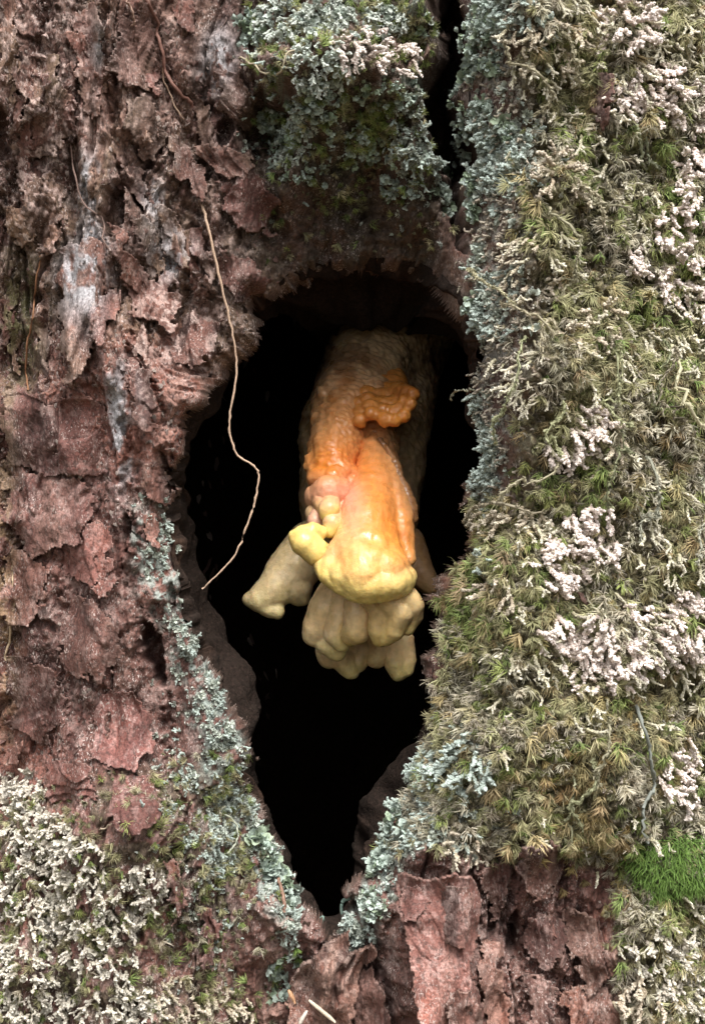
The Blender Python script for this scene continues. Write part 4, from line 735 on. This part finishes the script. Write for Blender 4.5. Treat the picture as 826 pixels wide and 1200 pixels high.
def place(name, me, px, py, droop, jit, s, parent=None, out=0.0):
    for _ in range(8):                                       # nothing grows on thin air: step back onto the lip
        if max(sdf(HOLE, np.array([px]), np.array([py]))[0], sdf(SLOT, np.array([px]), np.array([py]))[0]) < -3: break
        px += 5 if px > 425 else -5
    P, Nn = S(np.array([px]), np.array([py]), YD); d = Vector(Nn[0]) + Vector((0, 0, -droop)) + Vector([rnd.gauss(0, jit) for _ in range(3)])
    if d.y > -.05: d.y = -.05
    o = bpy.data.objects.new(name, me); COL.objects.link(o)
    M = Matrix.Translation(Vector(P[0]) + Vector(Nn[0]) * out) @ basis(d, rnd.uniform(-.8, .8) if name == 'moss_tuft' else rnd.uniform(0, 6.28)).to_4x4() @ Matrix.Scale(s, 4)
    if parent is not None: o.parent = parent; o.matrix_parent_inverse = Matrix.Translation(-Vector(parent.location))
    o.matrix_basis = M
    return o
for cx, cy, rx, ry, n_, kind, sc, lab, gk in CLUMPS:
    P, _ = S(np.array([cx]), np.array([cy])); e = empty('lichen_clump', P[0]); tag(e, lab, 'lichen', GRP.get(gk))
    for k in range(int(n_ * (2.7 if kind is WHITE else 1.9))):
        a, r = rnd.uniform(0, 6.28), math.sqrt(rnd.random())
        place('lichen_scale' if kind is FRILL else 'lichen_branch', rnd.choice(kind), cx + rx * r * math.cos(a), cy + ry * r * math.sin(a), .1 if kind is FRILL else (1.05 if kind is WHITE else .75), .38, sc * rnd.uniform(.6, 1.1), e, out=(.0035 if cx > 590 and kind is not FRILL else .001) + rnd.uniform(-.001, .004 * (1 - r)))

# ------------------------------------------------------------------ bright cushion, single tufts
cg = np.random.default_rng(9); parts = []
P0, N0 = S(np.array([790]), np.array([1012])); P0 = P0[0]
for k in range(330):
    a, r = cg.uniform(0, 6.28), math.sqrt(cg.random()); ex, ez = (.027 + .004 * math.sin(3 * a)) * r * math.cos(a), (.020 + .004 * math.sin(2 * a + 1)) * r * math.sin(a)
    up = .011 * math.sqrt(max(0, 1 - r * r)); d = np.array([ex * 18, -1.0, ez * 18 - .35])
    for b in range(7):
        d0 = d + cg.normal(0, .45, 3); d1 = d0 * .5 + np.array([cg.normal(0, .7), .1, -.7 + cg.normal(0, .4)]); v_ = cg.uniform(.7, 1.25)
        parts.append(blade((ex, -up - .001, ez), d0, d1, cg.uniform(.0062, .0112), .00028, np.array((.025, .06, .012)) * v_, np.array((.26, .42, .095)) * v_))
V_, F_, C2 = merge(parts); me = np_mesh('moss_cushion', V_, F_, C2); me.materials.append(M_MOSS); o = link('moss_cushion', me); o.location = P0
tag(o, 'bright green moss cushion, the only vivid green patch on the trunk', 'moss')
TG = [tuft_mesh(400 + k, 26, .0098, .00036, (.16, .11, .045), (.44, .335, .16), .9, 1.5, name='moss_tuft') for k in range(4)]
TO = [tuft_mesh(410 + k, 26, .0094, .00034, (.07, .075, .025), (.27, .29, .10), 1.0, 1.2, name='moss_tuft') for k in range(4)]
TB = [tuft_mesh(420 + k, 24, .0070, .00030, (.06, .10, .02), (.26, .36, .10), 1.0, 1.0, name='moss_tuft') for k in range(2)]
def tufts(spots, kinds, label, grp, sr, droop=.8):
    for px, py in spots: tag(place('moss_tuft', rnd.choice(kinds), px, py, droop, .3, rnd.uniform(*sr)), label, 'moss', grp)
def rs(cx, cy, rx, ry, n): return [(cx + rnd.gauss(0, .5) * rx, cy + rnd.gauss(0, .5) * ry) for _ in range(n)]
tufts(rs(690, 990, 60, 70, 34) + rs(665, 900, 60, 50, 22), TG, 'dry golden tuft of curved moss hanging beside the bright green cushion', 'golden moss tufts beside the green cushion', (.75, 1.25))
tufts(rs(690, 720, 60, 40, 9) + rs(760, 840, 50, 24, 12), TG, 'dry golden moss tuft among the pink coral lichen', 'golden moss tufts among the lichen', (.6, .9))
tufts(rs(545, 730, 36, 60, 18), TO, 'long green moss tuft leaning out over the dark hollow', 'moss tufts leaning over the hollow', (.8, 1.2), .4)
tufts(rs(650, 590, 50, 50, 14) + rs(600, 560, 40, 30, 6), TO, 'green moss tuft above the large pink lichen clump', 'green moss tufts above the large clump', (.7, 1.1))
tufts(rs(645, 165, 36, 30, 12) + rs(760, 60, 40, 40, 8), TO, 'yellow green moss tuft in the upper moss', 'green moss tufts in the upper moss', (.6, .95))
tufts(rs(620, 900, 60, 60, 30) + rs(560, 820, 36, 40, 10), TO, 'olive moss tuft above the red slab', 'olive tufts above the slab', (.7, 1.1))
tufts(rs(790, 430, 40, 60, 8) + rs(720, 470, 50, 50, 6) + rs(790, 280, 40, 40, 6), TO, 'green moss tuft among trailing stems', 'green tufts among trailing stems', (.6, .9))
tufts([(452, 142), (440, 150), (460, 148)], TB, 'light green moss tuft hanging under the overhang', 'moss tufts under the overhang', (.9, 1.2))
tufts([(345, 1110), (352, 1120), (335, 1118), (325, 1128), (358, 1128)], TB, 'fresh green moss tuft in the crotch beside the stump', 'moss tufts beside the stump', (.8, 1.1), .1)
tufts(rs(760, 985, 40, 26, 10) + rs(745, 1040, 20, 26, 6), TO, 'green moss tuft fringing the bright green cushion', 'tufts fringing the cushion', (.6, .9))
tufts([(15, 1070), (22, 1078)], TG, 'single golden moss tuft among the white lichen', 'golden tufts in white lichen', (.7, .9))

# ------------------------------------------------------------------ stems, rootlets, needles
def tube(pts, rad, col, sides=6, jig=0.0, seed=0):
    g = np.random.default_rng(seed); P = [Vector(p) for p in pts]; n = len(P); V, C_ = [], []
    for k in range(n):
        d = (P[min(k + 1, n - 1)] - P[max(k - 1, 0)]).normalized(); m = basis(d, 0); r = rad[k] if hasattr(rad, '__len__') else rad
        for s in range(sides):
            a = 2 * math.pi * s / sides; V.append(P[k] + m @ Vector((math.cos(a), math.sin(a), 0)) * r * (1 + jig * g.normal())); C_.append(np.array(col) * g.uniform(.88, 1.1))
    F = [(k * sides + s, k * sides + (s + 1) % sides, (k + 1) * sides + (s + 1) % sides, (k + 1) * sides + s) for k in range(n - 1) for s in range(sides)]
    V.append(P[0]); V.append(P[-1]); C_ += [np.array(col)] * 2; m = len(V)
    for s in range(sides): F += [(m - 2, (s + 1) % sides, s, s), (m - 1, (n - 1) * sides + s, (n - 1) * sides + (s + 1) % sides, (n - 1) * sides + s)]
    F = np.array(F); tri = F[:, 2] == F[:, 3]; F[tri, 3] = F[tri, 2]
    return np.array(V), F, np.array(C_)
def tube_mesh(name, parts, mat):
    V, F, C_ = merge(parts); me = bpy.data.meshes.new(name)
    me.from_pydata(V.tolist(), [], [tuple(f[:3]) if f[2] == f[3] else tuple(f) for f in F.tolist()])
    c = np.ones((len(V), 4), np.float32); c[:, :3] = C_; me.attributes.new('Col', 'FLOAT_COLOR', 'POINT').data.foreach_set('color', c.ravel())
    me.polygons.foreach_set('use_smooth', np.ones(len(me.polygons), bool)); me.update(); me.materials.append(mat); return me
def spline(pts, n):
    p = np.array(pts, float); t_ = np.linspace(0, len(p) - 1, n); out = []
    for q in t_:
        k = min(int(q), len(p) - 2); f = q - k; a, b, c, d = p[max(k - 1, 0)], p[k], p[k + 1], p[min(k + 2, len(p) - 1)]
        out.append(.5 * ((2 * b) + (c - a) * f + (2 * a - 5 * b + 4 * c - d) * f * f + (3 * b - a - 3 * c + d) * f ** 3))
    return np.array(out)
# the thin root that dangles in front of the hollow
rp = spline([(236,236),(243,262),(254,310),(266,360),(275,405),(278,435),(271,475),(269,505),(278,532),(299,547),(303,560),(298,590),(288,620),(276,650),(256,672),(238,690)], 90)
Pr, _ = S(rp[:, 0], rp[:, 1], YD); yfront = min(Pr[k][1] for k in range(90) if rp[k][1] < 400) - .004
ry_ = np.interp(np.linspace(0, 1, 90), [0, .08, .2, .3, 1], [0, 0, .01, .018, .03]); P0, _ = S(np.array([236]), np.array([236])); y0r = P0[0][1] - .010
pts = [at(p[0] + rnd.gauss(0, .5), p[1], yfront + ry_[k] * .5 if p[1] > 262 else lerp(P0[0][1], yfront, ss(236, 262, p[1]))) for k, p in enumerate(rp)]
rad = np.interp(np.linspace(0, 1, 90), [0, .06, .3, .8, 1], [.0012, .0008, .00062, .0006, .0004]); rad = rad * (1 + .18 * np.sin(np.arange(90) * 1.7) * (np.arange(90) > 35))
tag(link('rootlet', tube_mesh('rootlet', [tube(pts, rad, (.50, .35, .25), 7, .12, 3)], M_ROOT)), 'long thin pale root dangling in front of the dark hollow', 'root')
def surf_line(pl, n, lift, wob, seed):
    g = np.random.default_rng(seed); p = spline(pl, n); P, Nn = S(p[:, 0] + g.normal(0, wob, n), p[:, 1] + g.normal(0, wob, n))
    return [Vector(P[k]) + Vector(Nn[k]) * lift * (.6 + .8 * math.sin(math.pi * k / (n - 1))) for k in range(n)]
ROOTS = [([(85,165),(100,220),(118,270),(130,300)], .0005, (.17, .11, .09)), ([(48,300),(46,360),(38,420),(34,460)], .0006, (.30, .15, .08)), ([(170,0),(190,40),(196,70),(216,110),(222,125)], .0011, (.17, .085, .065)),
 ([(212,140),(200,110),(192,70)], .0005, (.4, .28, .2)), ([(282,70),(320,80),(348,70),(352,66)], .0006, (.40, .34, .24)), ([(252,952),(268,966),(270,985),(262,1000)], .0006, (.46, .48, .38)), ([(145,0),(150,20),(151,30)], .0007, (.34, .22, .17)),
 ([(118,972),(140,966),(160,962)], .0004, (.5, .4, .3)), ([(310,1010),(322,1040),(330,1070)], .0011, (.24, .14, .10)), ([(14,660),(24,700),(8,772)], .0008, (.5, .38, .25))]
for k, (pl, r, c) in enumerate(ROOTS):
    tag(link('rootlet', tube_mesh('rootlet', [tube(surf_line(pl, 24, .0035, .6, k), r, c, 6, .1, k)], M_ROOT)), 'short thin rootlet lying over the bark', 'root', 'rootlets lying on the bark')
# trailing stems clothed in tiny leaves
def strand(pl, r, col, leafy, label, grp, seed, lift=.004, n=46):
    g = np.random.default_rng(seed); L_ = surf_line(pl, n, lift, .9, seed); rr = [r * (1.0 - .35 * k / n) * (1 + .2 * g.normal()) for k in range(n)]
    parts = [tube(L_, rr, col, 6, .16, seed)]
    if leafy:
        for k in range(2, n - 1):
            d = np.array((L_[k + 1] - L_[k - 1]).normalized())
            for _ in range(leafy):
                o = g.standard_normal(3); o[1] -= .5; o /= np.linalg.norm(o); v_ = g.uniform(.7, 1.3)
                parts.append(blade(np.array(L_[k]) + o * r * .5, d * .9 + o * .9, d * 1.2 + o * .1, g.uniform(.0014, .0028), .00042, np.array(col) * .8 * v_, np.array(col) * 1.25 * v_, 2))
    tag(link('trailing_stem', tube_mesh('trailing_stem', parts, M_MOSS)), label, 'moss stem', grp)
GR_, TN_, WH_ = (.34, .34, .20), (.40, .36, .25), (.46, .45, .36)
ST = [([(618,400),(622,440),(612,470),(600,500),(595,520)], .0007, GR_), ([(700,400),(706,440),(704,480),(718,495),(730,500)], .0008, GR_), ([(780,410),(788,460),(800,500),(818,520),(826,530)], .0012, TN_), ([(784,420),(780,450),(792,490)], .0008, TN_),
 ([(650,470),(640,500),(634,540)], .0007, GR_), ([(705,400),(712,430),(705,460)], .0007, GR_), ([(560,620),(590,600),(630,590)], .0010, TN_), ([(640,520),(620,560),(600,600)], .0008, TN_), ([(720,500),(724,550),(715,590)], .0007, GR_), ([(640,250),(655,300),(650,350)], .0008, TN_),
 ([(690,210),(702,235),(714,245)], .0007, TN_), ([(672,200),(690,230),(704,250),(726,256)], .0007, TN_), ([(660,215),(676,240),(690,262)], .0006, TN_), ([(600,40),(622,90),(618,140)], .0009, TN_), ([(640,30),(650,70),(672,100)], .0010, TN_), ([(760,400),(764,440),(756,490)], .0007, GR_), ([(745,540),(750,600),(744,640)], .0008, WH_), ([(806,560),(812,620),(806,660)], .0008, WH_),
 ([(600,360),(630,380),(640,420)], .0008, TN_), ([(560,320),(590,330),(612,360)], .0008, TN_), ([(700,840),(690,880),(700,920)], .0009, TN_), ([(690,880),(694,910),(688,940),(682,965)], .0009, GR_)]
for k, (pl, r, c) in enumerate(ST): strand(pl, r * 1.0, c, 6, 'trailing stem clothed in tiny leaves, draped over the mossy flank', 'trailing moss stems', 500 + k, .0115)
strand([(744,145),(742,170),(741,185),(750,198)], .0009, (.38, .39, .26), 1, 'pale looped stem hanging below a broad pink lichen clump', 'pale looped stems', 560, .007)
strand([(750,148),(752,175),(756,190),(768,196)], .0008, (.38, .39, .26), 1, 'pale looped stem hanging below a broad pink lichen clump', 'pale looped stems', 561, .007)
strand([(668,905),(660,930),(658,955),(664,982)], .0009, (.46, .45, .30), 0, 'bare pale bent stalk hanging above the rough red bark', None, 562, .007)
strand([(736,830),(742,880),(746,930),(750,980)], .0012, (.34, .36, .32), 0, 'straight grey lichened twig hanging down to the bright green cushion', None, 563, .008)
strand([(560,456),(548,458),(540,462),(533,468)], .0004, (.4, .4, .3), 0, 'tiny curled stalk sticking out over the hollow from the mossy edge', None, 564, .004)
for k, (pl, r, c) in enumerate([([(366,1112),(374,1092),(378,1078),(376,1074)], .0011, (.22, .32, .27)), ([(404,1082),(400,1066),(402,1056),(410,1052)], .0010, (.24, .34, .29)), ([(430,1085),(436,1060),(448,1050)], .0008, (.24, .34, .29))]):
    yb = .0; pts = [at(p[0], p[1], -.005) for p in spline(pl, 16)]
    tag(link('lichen_podetium', tube_mesh('lichen_podetium', [tube(pts, [r * (.8 + .5 * q / 15) for q in range(16)], c, 7, .14, k)], M_SQUAM)), 'slender teal lichen stalk rising behind the broken stump', 'lichen', 'teal lichen stalks behind the stump')
for k, (a, b, c) in enumerate([((362,1172), (393,1198), (.62, .52, .40)), ((350,1202), (360,1184), (.60, .52, .44)), ((338,1160), (346,1176), (.45, .25, .14))]):
    Pn, _ = S(np.array([a[0], b[0]]), np.array([a[1], b[1]])); yy = min(Pn[0][1], Pn[1][1]) - .033
    pts = [at(lerp(a[0], b[0], f), lerp(a[1], b[1], f), yy) for f in np.linspace(0, 1, 6)]
    tag(link('wood_splinter', tube_mesh('wood_splinter', [tube(pts, [.0006, .0013, .0014, .0013, .0011, .0005], c, 5, .1, k)], M_ROOT)), 'pale wood splinter lying on the broken stump', 'splinter', 'splinters on the stump')
fr_ = place('bark_crumb', FLK[4], 672, 702, .2, .1, .0038, None, .007); tag(fr_, 'small red flake caught in the large pink lichen clump', 'flake')
print('objects', len(bpy.data.objects))
